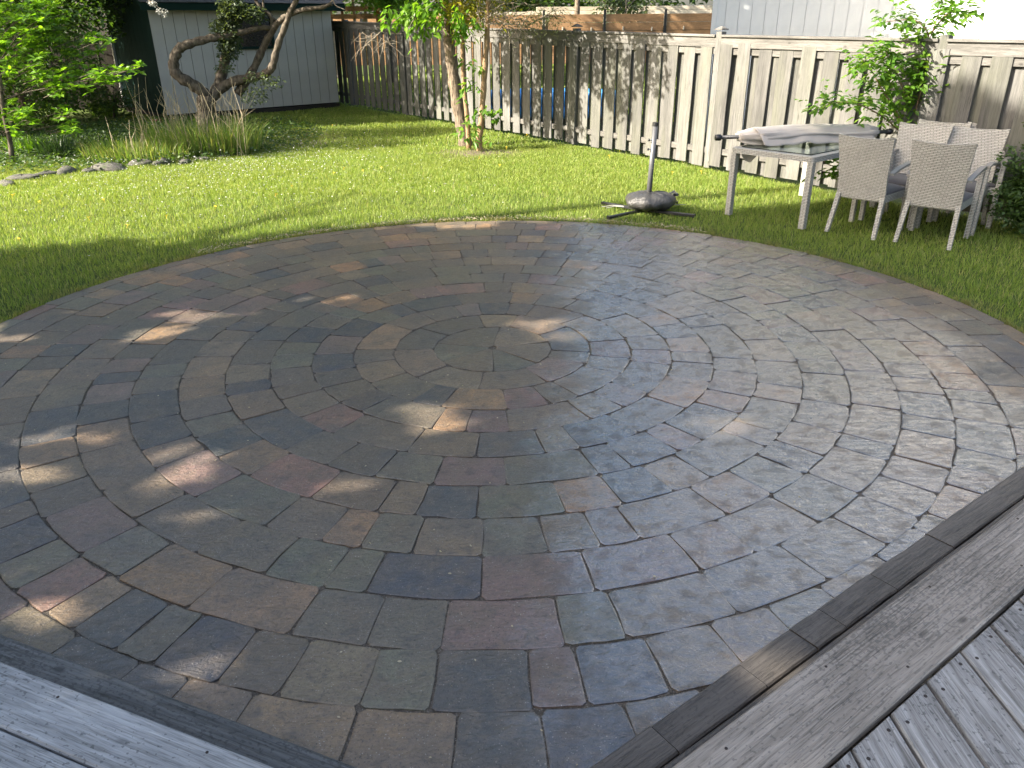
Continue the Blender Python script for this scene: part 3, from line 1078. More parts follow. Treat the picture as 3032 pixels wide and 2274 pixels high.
for z in (1.98, 2.22, 3.4):
    o = MB().box((0, 0, 0), (4.2, .06, .15)).build("cross_beam", M['cedar'], pg); o.location = (1.0, -.1, z)

# ================================================================== SHED
SH0 = Vector((-8.1, 19.18, 0)); SD = Vector((.758, .652, 0)).normalized(); SN = Vector((SD.y, -SD.x, 0))   # SN faces us
SB = -SN
shed = thing("garden_shed", "grey garden shed with vertical siding and a dark green end wall", "shed", SH0, math.atan2(SD.y, SD.x))
LF, LS, HF = 4.58, 3.1, 2.46
# local: x along the front, y backwards
ib = MB(); ib.box((LF / 2, LS / 2 + .03, HF / 2 + .05), (LF - .06, LS - .04, HF - .12)); ib.build("wall_core", M['shedgreen'], shed)
nb_ = 17; wb = LF / nb_
sbm = MB().box((0, 0, HF / 2 + .06), (wb - .011, .022, HF - .12)); sme = pymesh("siding_board", sbm.v, sbm.f); sme.materials.append(M['shed'])
for i in range(nb_):
    o = bpy.data.objects.new("siding_board", sme); link(o, shed); o.location = (wb * (i + .5), .012, 0)
gb = MB().box((0, 0, HF / 2 + .06), (.022, .30, HF - .12)); gme = pymesh("end_board", gb.v, gb.f); gme.materials.append(M['shedgreen'])
for i in range(10):
    o = bpy.data.objects.new("end_board", gme); link(o, shed); o.location = (.008, .17 + i * .306, 0)
for x, y in ((-.012, LS),):
    o = MB().box((0, 0, HF / 2 + .05), (.09, .09, HF - .1)).build("corner_trim", M['trimpale'], shed); o.location = (x, y, 0)
o = MB().box((LF / 2, LS / 2, .04), (LF + .02, LS + .02, .1)).build("skid_base", M['darkwood'], shed)
# window
wn = MB(); wx0, wx1, wz0, wz1 = 2.02, 2.88, 1.52, 2.30
for (c_, d_) in (((0, 0, wz1), (.94, .05, .06)), ((0, 0, wz0), (.98, .07, .06)), ((-.44, 0, (wz0 + wz1) / 2), (.06, .05, wz1 - wz0 - .062)), ((.44, 0, (wz0 + wz1) / 2), (.06, .05, wz1 - wz0 - .062))):
    wn.box(c_, d_)
wfm = wn.build("window_frame", M['shedgreen'], shed); wfm.location = (2.45, -.018, 0)
gp = MB().box((0, .0, (wz0 + wz1) / 2), (.82, .012, wz1 - wz0 - .06)).build("window_pane", M['glass_dark'], wfm); gp.location = (0, .006, 0)
# roof: front slope with courses of shingles
PT = rad(20); rl = (LS / 2 + .35) / math.cos(PT)
for sgn, nm in ((1, "roof_slope"), (-1, "roof_slope")):
    sb = MB().box((LF / 2, rl / 2, 0), (LF + .5, rl, .05)).build(nm, M['shedgreen'], shed)
    sb.location = (0, -.30 if sgn == 1 else LS + .30, HF + .02)
    sb.rotation_euler = (PT if sgn == 1 else 0, 0, 0)
    if sgn == -1:
        sb.rotation_euler = (PT, 0, math.pi); sb.location = (LF, LS + .30, HF + .02)
    sh = MB()
    for k in range(9):
        for j in range(24):
            sh.box((-.23 + .105 + j * .211 + (.1 if k % 2 else 0), k * .2 + .1, .035 + .004 * (j % 2)), (.205, .25, .012), Matrix.Rotation(-.02, 4, 'X'))
    st_ = tag(sh.build("shingle_courses", M['shingle'], sb), kind='stuff')
fb = MB().box((LF / 2, -.33, HF - .05), (LF + .5, .03, .14)).build("fascia_board", M['shedgreen'], shed)
gb2 = MB()
gz = HF
gb2.add([(0, .02, HF - .02), (0, LS - .02, HF - .02), (0, LS / 2, HF + .02 + (LS / 2 + .3) * math.tan(PT) - .1), (.04, .02, HF - .02), (.04, LS - .02, HF - .02), (.04, LS / 2, HF + .02 + (LS / 2 + .3) * math.tan(PT) - .1)], [(0, 2, 1), (3, 4, 5), (0, 1, 4, 3), (1, 2, 5, 4), (2, 0, 3, 5)])
gb2.build("gable", M['shedgreen'], shed)
bk = MB().box((0, 0, .06), (.2, .1, .1), None, .006).build("brick", m_plain("red_brick", (.34, .13, .07), .85), None)
bk.location = gnd(466, 368); bk.rotation_euler = (0, 0, .4)
tag(bk, "small reddish brick on the ground at the corner of the shed", "brick")

# dark back fence behind the hedge on the far left
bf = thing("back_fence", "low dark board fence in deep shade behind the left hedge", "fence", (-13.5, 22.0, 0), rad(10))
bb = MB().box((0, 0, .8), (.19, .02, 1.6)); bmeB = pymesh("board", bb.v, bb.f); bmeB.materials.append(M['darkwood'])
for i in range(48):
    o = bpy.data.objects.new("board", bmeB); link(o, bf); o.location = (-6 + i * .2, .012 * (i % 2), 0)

# ================================================================== TREES AND PLANTS
def crown(name, parent, blobs, n, L, Wd, mat, zlo=-.7, zhi=.35, droop=.15, hollow=.35):
    """leaves spread in several ellipsoids: (centre, radii)"""
    pos = []
    vols = np.array([b[1][0] * b[1][1] * b[1][2] for b in blobs]) ** .75; vols /= vols.sum()
    for b, k in zip(blobs, vols):
        m_ = max(4, int(n * k))
        d = rand_dirs(m_, -1, 1) * (RNG.uniform(hollow ** 3, 1, (m_, 1)) ** (1 / 3))
        pos.append(np.array(b[0]) + d * np.array(b[1]))
    pos = np.concatenate(pos)
    me = leaf_mesh(name, pos, rand_dirs(len(pos), zlo, zhi), RNG.uniform(.7, 1.25, len(pos)) * L, RNG.uniform(.8, 1.2, len(pos)) * Wd, .2, droop)
    return tag(mesh_obj(name, me, mat, parent), kind='stuff')


def clusters(cen, rad3, nb, r, seed=0):
    """break a big ellipsoid into leaf masses with gaps between them"""
    g = np.random.default_rng(seed)
    out = []
    for _ in range(nb):
        d = g.normal(0, 1, 3); d /= np.linalg.norm(d); k = g.uniform(.3, 1) ** .5
        rr_ = r * g.uniform(.6, 1.3)
        out.append((np.array(cen) + d * k * np.array(rad3), (rr_, rr_, rr_ * .75)))
    return out


def limb(parent, pts, r0, r1, mat, n=8, name="limb", k=4, wob=.0):
    P = smooth_path(pts, k)
    if wob:
        g = random.Random(len(pts) * 7 + int(r0 * 1e4))
        P = [p + np.array([g.uniform(-wob, wob) for _ in range(3)]) for p in P]
    t = np.linspace(0, 1, len(P)); rr_ = r0 + (r1 - r0) * t
    if wob: rr_ = rr_ * np.array([1 + .12 * math.sin(i * 2.1) for i in range(len(P))])
    mb = MB().tube(P, list(rr_), n)
    return mb.build(name, mat, parent, True)


# --- the old gnarled tree in front of the shed
Z1 = .4747
def zp(x, y, Y): return at(x * Z1, y * Z1, Y)
T0 = Vector((-6.55, 17.5, 0))
old = thing("gnarled_tree", "old gnarled tree with twisting limbs in front of the grey shed", "tree", T0)
def rel(pts, o): return [Vector(p) - o for p in pts]
limb(old, rel([(-6.55, 17.5, -.1), (-6.55, 17.48, .25), zp(1290, 590, 17.4)], T0), .24, .17, M['bark'], 10, "trunk", 4, .015)
limb(old, rel([zp(1290, 640, 17.45), zp(1270, 580, 17.4), zp(1190, 520, 17.3), zp(1105, 465, 17.2), zp(1080, 400, 17.2), zp(1110, 315, 17.2), zp(1160, 280, 17.2), zp(1260, 250, 17.3), zp(1360, 232, 17.4), zp(1490, 205, 17.5), zp(1600, 178, 17.6), zp(1690, 172, 17.7)], T0), .135, .05, M['bark'], 9, "limb", 4, .012)
limb(old, rel([zp(1310, 620, 17.5), zp(1400, 535, 17.6), zp(1520, 492, 17.6), zp(1640, 470, 17.6), zp(1698, 415, 17.5), zp(1722, 320, 17.5), zp(1765, 200, 17.5), zp(1815, 70, 17.5), zp(1870, -60, 17.5), zp(1900, -300, 17.6)], T0), .11, .04, M['bark'], 9, "limb", 4, .01)
limb(old, rel([zp(1340, 600, 17.6), zp(1385, 460, 17.7), zp(1410, 340, 17.7), zp(1430, 180, 17.7), zp(1440, 0, 17.7), zp(1430, -250, 17.7)], T0), .12, .06, M['bark'], 8, "limb", 4, .01)
limb(old, rel([zp(1480, 590, 17.7), zp(1570, 450, 17.8), zp(1640, 300, 17.8), zp(1700, 190, 17.7), zp(1770, 110, 17.6), zp(1880, 62, 17.5), zp(2000, 46, 17.4), zp(2070, 25, 17.4)], T0), .09, .035, M['bark'], 8, "limb", 4, .01)
limb(old, rel([zp(1700, 190, 17.7), zp(1690, 100, 17.7), zp(1620, 40, 17.7), zp(1560, -60, 17.7)], T0), .05, .03, M['bark'], 6, "limb")
limb(old, rel([zp(1720, 130, 17.7), zp(1650, 60, 17.7), zp(1640, -30, 17.7)], T0), .035, .02, M['bark'], 6, "limb")
limb(old, rel([zp(2060, 25, 17.4), zp(2075, 0, 17.4), zp(2095, 35, 17.4), zp(2150, 60, 17.3)], T0), .02, .008, M['twig'], 5, "twig")
bl = [(zp(1430, y, 17.55) - T0, (.26, .25, .2)) for y in (20, 80, 150, 210, 260, 320)] + [(zp(1370, 190, 17.5) - T0, (.2, .2, .25)), (zp(1480, 60, 17.5) - T0, (.3, .25, .2)), (zp(1580, 90, 17.6) - T0, (.28, .3, .2))]
crown("ivy", old, bl, 2600, .075, .05, M['leaf_grey'])
bl = [(zp(1600, 480, 17.4) - T0, (.3, .2, .15)), (zp(1700, 520, 17.4) - T0, (.25, .2, .15)), (zp(1400, 420, 17.5) - T0, (.25, .2, .15)), (zp(1590, 600, 17.3) - T0, (.35, .2, .2))]
crown("shoots", old, bl, 380, .07, .045, M['leaf_grey'])
crown("crown", old, clusters((0.2, .4, 4.6), (2.6, 1.9, 1.6), 50, .65, 3), 9500, .11, .07, M['leaf_mid'])
crown("blossom", old, [(zp(950, 20, 16.8) - T0, (.10, .06, .06)), (zp(1010, 70, 16.8) - T0, (.12, .06, .06)), (zp(1030, 90, 16.8) - T0, (.05, .05, .05))], 120, .045, .035, M['petal'])
limb(old, rel([zp(840, -60, 16.8), zp(940, 10, 16.8), zp(1030, 80, 16.8)], T0), .014, .006, M['twig'], 5, "twig")

# --- leaning tree and two saplings by the fence
Z2 = .4747
def z2(x, y, Y): return at(950 + x * Z2, y * Z2, Y)
B1 = Vector((-.86, 14.5, 0))
lean_t = thing("leaning_tree", "leaning rough-barked tree behind the two thin saplings near the fence", "tree", B1)
limb(lean_t, rel([(-.80, 14.5, -.05), z2(880, 780, 14.5), z2(845, 600, 14.5), z2(820, 420, 14.5), z2(800, 260, 14.5), z2(785, 120, 14.5), z2(770, -20, 14.5), z2(740, -400, 14.6), z2(720, -800, 14.8)], B1), .125, .07, M['barkrough'], 12, "trunk", 4, .006)
B2 = Vector((-.73, 14.1, 0)); B3 = Vector((-.53, 14.0, 0))
sap1 = thing("sapling", "thin tan sapling between the leaning tree and the other sapling", "tree", B2)
limb(sap1, rel([(-.73, 14.1, -.03), z2(915, 760, 14.1), z2(895, 560, 14.1), z2(885, 400, 14.1), z2(880, 200, 14.1), z2(870, 0, 14.1), z2(850, -300, 14.2)], B2), .045, .025, M['barktan'], 9, "trunk")
sap2 = thing("sapling", "thicker tan sapling with a scarred stem, nearest the open lawn side", "tree", B3)
sap2['label'] = "thicker tan sapling with a scarred lower stem and a tangle of bare twigs above"
limb(sap2, rel([(-.53, 14.0, -.03), z2(985, 880, 14), z2(1000, 760, 14), z2(1012, 600, 14), z2(1025, 400, 14), z2(1040, 180, 14), z2(1045, 0, 14), z2(1060, -250, 14.1)], B3), .062, .035, M['barktan'], 9, "trunk", 4, .004)
# drooping compound leaves of the leaning tree, over the fence top
def sprays(parent, origin, roots, nl, L, Wd, mat, spread=.28, name="leaves", down=.55):
    pos, dr = [], []
    for (p, q) in roots:
        p, q = Vector(p), Vector(q)
        for i in range(nl):
            t = RNG.uniform(.15, 1.05); c = p.lerp(q, t) + Vector(RNG.normal(0, spread * .25, 3))
            d = (q - p).normalized() * .5 + Vector((RNG.normal(0, .8), RNG.normal(0, .8), -down + RNG.normal(0, .3)))
            pos.append(c - origin); dr.append(d)
    me = leaf_mesh(name, np.array(pos), np.array(dr), RNG.uniform(.75, 1.25, len(pos)) * L, RNG.uniform(.8, 1.2, len(pos)) * Wd, .16, .12)
    return tag(mesh_obj(name, me, mat, parent), kind='stuff')

roots = []
for (x0, y0, x1, y1) in ((760, 30, 640, 60), (700, 40, 560, 110), (640, 60, 500, 130), (560, 90, 440, 150), (620, 90, 540, 190), (700, 90, 640, 220), (740, 60, 700, 180), (640, 30, 480, 90), (560, 60, 430, 110), (720, 20, 580, 40)):
    Y = 13.6 + random.uniform(-.35, .35)
    roots.append((z2(x0, y0, 14.2), z2(x1, y1, Y)))
sprays(lean_t, B1, roots, 34, .125, .062, M['leaf_bright'])
for (p, q) in roots[:6]: limb(lean_t, [p - B1, (p + q) / 2 - B1 + Vector((0, 0, .04)), q - B1], .012, .004, M['twig'], 5, "twig", 3)
roots = []
for (x0, y0, x1, y1) in ((860, 40, 830, 130), (900, 60, 860, 200), (920, 90, 870, 230), (960, 100, 930, 180), (880, 150, 850, 210)):
    roots.append((z2(x0, y0, 13.9), z2(x1, y1, 13.6)))
sprays(sap1, B2, roots, 22, .12, .06, M['leaf_bright'])
roots = []
for (x0, y0, x1, y1) in ((790, 60, 830, 20), (840, 40, 960, 20), (860, 70, 980, 80), (900, 20, 1080, 10), (820, 90, 930, 130), (980, 20, 1150, 30), (760, 20, 900, 0)):
    for k in range(2): roots.append((z2(x0, y0, 14.6), z2(x1, y1, 14.2 + random.uniform(-.4, .4))))
sprays(lean_t, B1, roots, 130, .07, .034, M['leaf_yellow'], .6, "young_leaves", .2)
# low leaves on the saplings
lo = []
for (x, y) in ((900, 500), (880, 540), (920, 520), (950, 540), (970, 550), (905, 600), (860, 345), (930, 395), (960, 410), (985, 420), (940, 730), (930, 760), (900, 770), (960, 700), (985, 690), (1030, 670), (1060, 680), (1090, 690), (1110, 670), (1060, 720), (1100, 730), (920, 850), (900, 830), (945, 870), (870, 820), (955, 800), (1040, 850)):
    lo.append((z2(x, y - 15, 13.95), z2(x + random.uniform(-35, 35), y + 25, 13.8)))
sprays(sap1, B2, lo, 5, .12, .055, M['leaf_ash'], .12, "low_leaves", .3)
# bare twig tangle and thin conifer sprays
def twig_tangle(parent, origin, c, ext, n, r, mat, name="twigs", seed=0, droop=.0):
    g = random.Random(seed); mb = MB()
    for i in range(n):
        p = Vector(c) + Vector([g.uniform(-e, e) for e in ext])
        d = Vector([g.gauss(0, 1), g.gauss(0, .6), g.gauss(0, .6) - droop]).normalized()
        L = g.uniform(.15, .5); pts = [p - origin]
        for k in range(3):
            d = (d + Vector([g.gauss(0, .35) for _ in range(3)])).normalized(); pts.append(pts[-1] + d * L / 3)
        mb.tube(pts, [r, r * .8, r * .6, r * .3], 4, False)
    return tag(mb.build(name, mat, parent), kind='stuff')

twig_tangle(sap2, B3, z2(1110, 80, 14.0), (.35, .25, .2), 90, .005, M['twig'], "bare_twigs", 4)
twig_tangle(sap2, B3, z2(1180, 140, 14.0), (.35, .25, .08), 40, .006, M['twig'], "bare_twigs", 5)
for (a, b, c) in (((1050, 150), (1150, 150), (1290, 160)), ((1290, 160), (1380, 110), (1480, 50)), ((1380, 115), (1450, 100), (1520, 110)), ((1045, 130), (1080, 60), (1150, 20))):
    limb(sap2, rel([z2(*a, 14), z2(*b, 13.9), z2(*c, 13.8)], B3), .014, .005, M['twig'], 5, "twig")
roots = []
for (x0, y0, x1, y1) in ((1250, 120, 1330, 170), (1290, 110, 1380, 160), (1330, 120, 1460, 150), (1380, 110, 1500, 100), (1300, 90, 1420, 60), (1400, 80, 1540, 130), (1150, 160, 1250, 190)):
    roots.append((z2(x0, y0, 13.9), z2(x1, y1, 13.8)))
sprays(sap2, B3, roots, 90, .07, .012, M['needle'], .45, "needle_sprays", .35)
# dead branch hanging by the shed
dead = [z2(430, 150, 14.6), z2(350, 220, 14.5), z2(280, 280, 14.5), z2(250, 330, 14.5)]
limb(lean_t, rel([z2(770, 60, 14.5), z2(600, 100, 14.6)] + dead, B1), .016, .005, M['twig'], 5, "dead_branch")
twig_tangle(lean_t, B1, z2(340, 230, 14.5), (.28, .15, .16), 34, .004, M['twig'], "dead_twigs", 8, .4)
# tall crowns over the fence trees: they shade the fence and house wall and darken what the paving mirrors
crown("crown", lean_t, clusters((-.9, -.1, 7.0), (3.4, 2.7, 2.9), 130, .8, 5), 30000, .17, .10, M['leaf_mid'])
crown("lower_crown", lean_t, clusters((.0, -1.4, 3.35), (1.6, 1.5, .5), 26, .40, 15), 3000, .13, .07, M['leaf_ash'])
crown("lower_crown", lean_t, clusters((-1.6, .1, 3.2), (1.4, .95, .5), 26, .36, 16), 3000, .13, .07, M['leaf_ash'])
crown("upper_leaves", sap2, clusters((.25, .1, 3.2), (.9, .8, .7), 12, .38, 6), 900, .12, .06, M['leaf_ash'])

# --- background trees
def tree(name, label, base, h, crad, n, L, mat, bark='bark', seed=1, r=.16, zfrac=.55, nb=24, cr=.28, group=None, low=None):
    t = thing(name, label, "tree", base, 0, group)
    g = random.Random(seed)
    top = Vector((g.uniform(-.3, .3), g.uniform(-.3, .3), h * .8))
    limb(t, [(0, 0, -.1), (g.uniform(-.1, .1), 0, h * .3), top], r, r * .35, M[bark], 9, "trunk")
    for i in range(5):
        a = g.uniform(0, 6.28); z = h * g.uniform(.3, .6)
        limb(t, [(0, 0, z), (crad[0] * .4 * math.cos(a), crad[1] * .4 * math.sin(a), z + .12 * h), (crad[0] * .8 * math.cos(a), crad[1] * .8 * math.sin(a), z + .2 * h)], r * .4, r * .1, M[bark], 6, "limb")
    cz = h * zfrac if low is None else low + crad[2]
    crown("crown", t, clusters((0, 0, cz), crad, nb, min(crad) * cr * 2, seed), n, L, L * .6, mat)
    return t


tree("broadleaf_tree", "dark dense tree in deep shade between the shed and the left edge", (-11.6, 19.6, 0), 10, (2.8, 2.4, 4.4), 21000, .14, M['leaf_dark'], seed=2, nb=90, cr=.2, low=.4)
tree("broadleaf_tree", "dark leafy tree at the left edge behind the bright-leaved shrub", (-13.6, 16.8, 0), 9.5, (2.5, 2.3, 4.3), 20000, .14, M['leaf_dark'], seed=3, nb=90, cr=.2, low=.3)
tree("broadleaf_tree", "unseen tree on the far left outside the flower bed, beyond the leafy shrub", (-12.6, 12.6, 0), 8, (2.2, 1.7, 1.9), 5200, .14, M['leaf_mid'], seed=15, nb=40, cr=.2, low=3.3)  # out of frame, added to shade the back of the lawn
tree("broadleaf_tree", "mid-green tree directly behind the garden shed", (-8.6, 25.5, 0), 10, (3.6, 2.4, 4.0), 16000, .16, M['leaf_mid'], seed=4, nb=44, low=1.6)
tree("broadleaf_tree", "leafy bright green tree behind the fence beside the timber frame", (-4.1, 28.5, .3), 6.5, (1.3, 1.3, 2.4), 4500, .15, M['leaf_ash'], seed=5, nb=24, low=1.6)
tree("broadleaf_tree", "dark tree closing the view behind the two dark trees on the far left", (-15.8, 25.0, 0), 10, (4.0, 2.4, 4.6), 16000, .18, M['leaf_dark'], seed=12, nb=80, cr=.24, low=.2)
tree("broadleaf_tree", "unseen tall dark tree behind the fence, its trunk hidden by the shed corner", (-6.4, 26.5, 0), 15, (4.4, 3.0, 5.0), 22000, .2, M['leaf_dark'], seed=13, nb=100, cr=.2, low=3.4)  # crown above the frame, added for a dark reflection in the paving
tree("broadleaf_tree", "tall dark tree far behind the pale lumber stack", (0.5, 52, .4), 12, (5.5, 4.0, 5.0), 9000, .32, M['leaf_dark'], seed=6, nb=44, low=.8)
tree("broadleaf_tree", "dark tree far behind the plank fence close to the white house", (7.0, 49, .4), 12, (4.5, 4.0, 5.0), 8000, .32, M['leaf_dark'], seed=7, nb=44, low=.8)
tree("broadleaf_tree", "dark tree far behind the leaning tree and the lumber stack", (-6.5, 50, .4), 12, (5, 4.0, 5.0), 9000, .32, M['leaf_dark'], seed=8, nb=44, low=.8)
tree("broadleaf_tree", "pale green wispy tree above the plank fence next to the white house corner", (5.2, 37.5, .5), 4.6, (2.0, 1.2, 1.2), 2400, .16, M['leaf_grey'], 'twig', seed=9, r=.06, nb=20, low=1.7)
tree("broadleaf_tree", "tree with a straight bare trunk behind the middle of the plank fence", (2.95, 37.0, .5), 7.5, (1.8, 1.5, 1.6), 2600, .16, M['leaf_mid'], 'barkrough', seed=10, r=.17, nb=20, low=3.6)

# --- bright shrub on the left: rosettes of leaves on thin branches
SBp = Vector((-8.25, 13.1, 0))
shrub = thing("leafy_shrub", "shrub with whorls of bright yellow-green leaves reaching out on the left", "shrub", SBp)
limb(shrub, rel([(-8.25, 13.1, -.05), at(30, 420, 13.1), at(10, 330, 13), at(0, 230, 12.9), at(-20, 100, 12.9)], SBp), .045, .02, M['bark'], 8, "stem")
tips0 = [(180, 235), (215, 250), (240, 225), (190, 270), (280, 240), (300, 215), (330, 225), (345, 200), (375, 210), (420, 195), (400, 205), (250, 200), (150, 240), (140, 225), (320, 245), (360, 225),
        (60, 340), (80, 330), (30, 380), (20, 300), (90, 325), (110, 345), (10, 250), (15, 210), (25, 180), (100, 205), (60, 190), (210, 370), (205, 345), (215, 380),
        (30, 20), (70, 30), (90, 60), (140, 20), (150, 40), (170, 50), (190, 40), (50, 60), (30, 90), (100, 100), (130, 110), (80, 85), (10, 50), (160, 25), (120, 20), (20, 120), (180, 110), (260, 110), (320, 115), (230, 160), (150, 150), (290, 160), (60, 140), (110, 170)]
gt = random.Random(77)
tips = tips0 + [(x + gt.uniform(-28, 18), y + gt.uniform(-20, 20)) for x, y in tips0 if x < 400] + [(gt.uniform(-30, 170), gt.uniform(0, 130)) for _ in range(40)]
pos, dr, gs = [], [], random.Random(9)
tb = MB()
for (px, py) in tips:
    Y = 13.0 + gs.uniform(-.5, .5) if py > 170 else 13.3 + gs.uniform(-.5, 1.2)
    c = at(px, py, Y)
    inward = (Vector((-8.3, 13.1, c.z * .75 + .1)) - c).normalized()
    st = c + inward * gs.uniform(.25, .6) + Vector((0, 0, -.03))
    tb.tube(rel([st, (st + c) / 2 + Vector((0, 0, .02)), c], SBp), [.007, .005, .003], 4, False)
    for k in range(3):
        cc_ = c + Vector([gs.gauss(0, .05) for _ in range(3)]) + inward * (.07 * k)
        for i in range(7):
            a = i * .9 + gs.uniform(0, .6)
            pos.append(cc_ - SBp); dr.append((math.cos(a), math.sin(a), gs.uniform(-.35, .75)))
main = at(120, 225, 13.0); limb(shrub, rel([at(5, 300, 13), at(70, 275, 13), at(200, 250, 13), at(330, 222, 13), at(415, 200, 13)], SBp), .012, .004, M['bark'], 5, "branch")
limb(shrub, rel([at(0, 180, 13), at(60, 100, 13.1), at(150, 40, 13.2)], SBp), .012, .005, M['bark'], 5, "branch")
tag(tb.build("twigs", M['bark'], shrub), kind='stuff')
me = leaf_mesh("leaves", np.array(pos), np.array(dr), RNG.uniform(.09, .15, len(pos)), RNG.uniform(.042, .062, len(pos)), .12, .1)
tag(mesh_obj("leaves", me, M['leaf_bright'], shrub), kind='stuff')
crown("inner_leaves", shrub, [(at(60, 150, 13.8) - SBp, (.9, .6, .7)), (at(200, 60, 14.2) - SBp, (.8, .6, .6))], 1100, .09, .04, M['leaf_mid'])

# mid shrubs in shade behind it
def bush(name, label, base, r3, n, L, mat, seed, nb=14, group=None, cat="shrub"):
    t = thing(name, label, cat, base, 0, group); g = random.Random(seed)
    for i in range(4):
        a = g.uniform(0, 6.28)
        limb(t, [(0, 0, -.05), (r3[0] * .3 * math.cos(a), r3[1] * .3 * math.sin(a), r3[2] * .8), (r3[0] * .6 * math.cos(a), r3[1] * .6 * math.sin(a), r3[2] * 1.5)], .02, .006, M['bark'], 5, "stem", 3)
    crown("foliage", t, clusters((0, 0, r3[2]), r3, nb, min(r3) * .5, seed), n, L, L * .55, mat)
    return t


bush("shrub", "dense mid-green shrub in front of the dark trees left of the shed", (-10.1, 17.6, 0), (1.2, .9, 1.2), 4200, .10, M['leaf_mid'], 21, 22)
bush("shrub", "darker shrub behind the bright whorled shrub at the left edge", (-10.6, 15.4, 0), (1.0, .8, 1.2), 3600, .10, M['leaf_mid'], 22, 20)
bush("shrub", "low dark shrub beside the green end wall of the shed", (-9.5, 19.4, 0), (.6, .5, .55), 1300, .08, M['leaf_dark'], 23, 10)
cedar = bush("cedar_shrub", "dark green cedar shrub cut off by the right edge beside the chairs", (5.62, 7.75, 0), (.55, .6, .72), 9000, .05, M['leaf_dark'], 24, 30)

# --- clump of tall grass and iris in the bed
def grass_clump(name, label, base, r, n, hlo, hhi, mat, wid=.011, lean=.35, stems=0, seed=0, cat="grass clump", group=None, ry=None):
    t = thing(name, label, cat, base, 0, group)
    ry = ry or r
    a = RNG.uniform(0, 2 * np.pi, n); k = np.sqrt(RNG.uniform(0, 1, n))
    bx = k * r * np.cos(a); by = k * ry * np.sin(a)
    ln = np.stack([bx / r, by / ry], 1) * lean + RNG.normal(0, .16, (n, 2))
    me = blade_mesh("blades", np.stack([bx, by, np.full(n, -.02)], 1), RNG.uniform(hlo, hhi, n), RNG.uniform(.7, 1.3, n) * wid, ln)
    tag(mesh_obj("blades", me, mat, t), kind='stuff')
    if stems:
        mb = MB(); g = random.Random(seed)
        for i in range(stems):
            x, y = g.uniform(-r, r) * .9, g.uniform(-ry, ry) * .8; h = g.uniform(hhi * .9, hhi * 1.7)
            d = Vector((g.gauss(0, .14), g.gauss(0, .12), 1))
            p1 = Vector((x, y, 0)) + d * h * .6; p2 = p1 + (d + Vector((g.gauss(0, .3), g.gauss(0, .2), -.1))).normalized() * h * .4
            mb.tube([(x, y, -.02), p1, p2], [.006, .0045, .0025], 4, False)
            if g.random() < .5:
                q = p1.lerp(p2, .4); mb.tube([q, q + Vector((g.gauss(0, .12), g.gauss(0, .1), .13))], [.003, .0015], 4, False)
        tag(mb.build("dead_stems", M['straw'], t), kind='stuff')
    return t


grass_clump("ornamental_grass", "tall clump of green and straw-coloured grass with dead stems under the gnarled tree", (-5.35, 13.9, 0), .98, 1800, .28, .74, M['reed'], .011, .34, 80, 1, "ornamental grass", None, .6)
grass_clump("ornamental_grass", "shorter sparse green grass tuft in the bed near the edging rocks", (-6.2, 13.2, 0), .85, 1300, .16, .44, M['reed'], .010, .35, 14, 2, "ornamental grass", None, .55)
grass_clump("iris_clump", "dark upright iris leaves in the shaded bed", (-7.75, 13.6, 0), .26, 120, .3, .5, M['iris'], .022, .35, 0, 3, "iris")
for wi, (px, py, r_, h_, lab) in enumerate(((90, 455, .30, .40, "loose leafy weed tuft under the bright whorled shrub"), (345, 455, .34, .36, "green weed tuft between the iris leaves and the tall grass clump"), (310, 340, .30, .5, "upright weed tuft in the shade by the end wall of the shed"))):
    grass_clump("weed_tuft", lab, gnd(px, py), r_, 200, .14, h_, M['leaf_ash'], .022, .5, 0, 30 + wi, "weed")
# ground cover of the bed
n = 26000
x = RNG.normal(-7.6, 1.9, n); y = RNG.normal(15.4, 1.8, n)
ok = in_lawn(x, y) & (y > 11.9 + .35 * (x + 7)) & (np.hypot((x + 7.6) / 3.7, (y - 15.6) / 3.5) < 1.05); x, y = x[ok], y[ok]
me = leaf_mesh("ground_cover", np.stack([x, y, RNG.uniform(0, .13, len(x))], 1), rand_dirs(len(x), -.2, .6), RNG.uniform(.05, .09, len(x)), RNG.uniform(.03, .045, len(x)), .15)
tag(mesh_obj("ground_cover", me, M['leaf_dark']), kind='stuff')
n = 1500
x = RNG.normal(-7.2, 1.4, n); y = RNG.normal(14.6, 1.6, n); ok = y > 12; x, y = x[ok], y[ok]
me = leaf_mesh("petal_litter", np.stack([x, y, RNG.uniform(.06, .15, len(x))], 1), rand_dirs(len(x), -.2, .4), .03, .02, .1)
tag(mesh_obj("petal_litter", me, M['petal']), kind='stuff')

# edging rocks
def rock_mesh(seed, n=10, m_=6):
    g = np.random.default_rng(seed); v, f = [], []
    ph = g.uniform(0, 6.28, 6)
    for i in range(m_ + 1):
        th = math.pi * i / m_
        for j in range(n):
            a = 2 * math.pi * j / n
            k = 1 + .16 * math.sin(2 * a + ph[0] + th) + .1 * math.sin(3 * a + ph[1]) + .12 * math.sin(3 * th + ph[2] + a) + g.normal(0, .035)
            v.append((k * math.sin(th) * math.cos(a), k * math.sin(th) * math.sin(a), k * math.cos(th)))
    for i in range(m_):
        for j in range(n):
            a, b = i * n + j, i * n + (j + 1) % n; f.append((a, a + n, b + n, b))
    return pymesh("edging_rock", v, f)


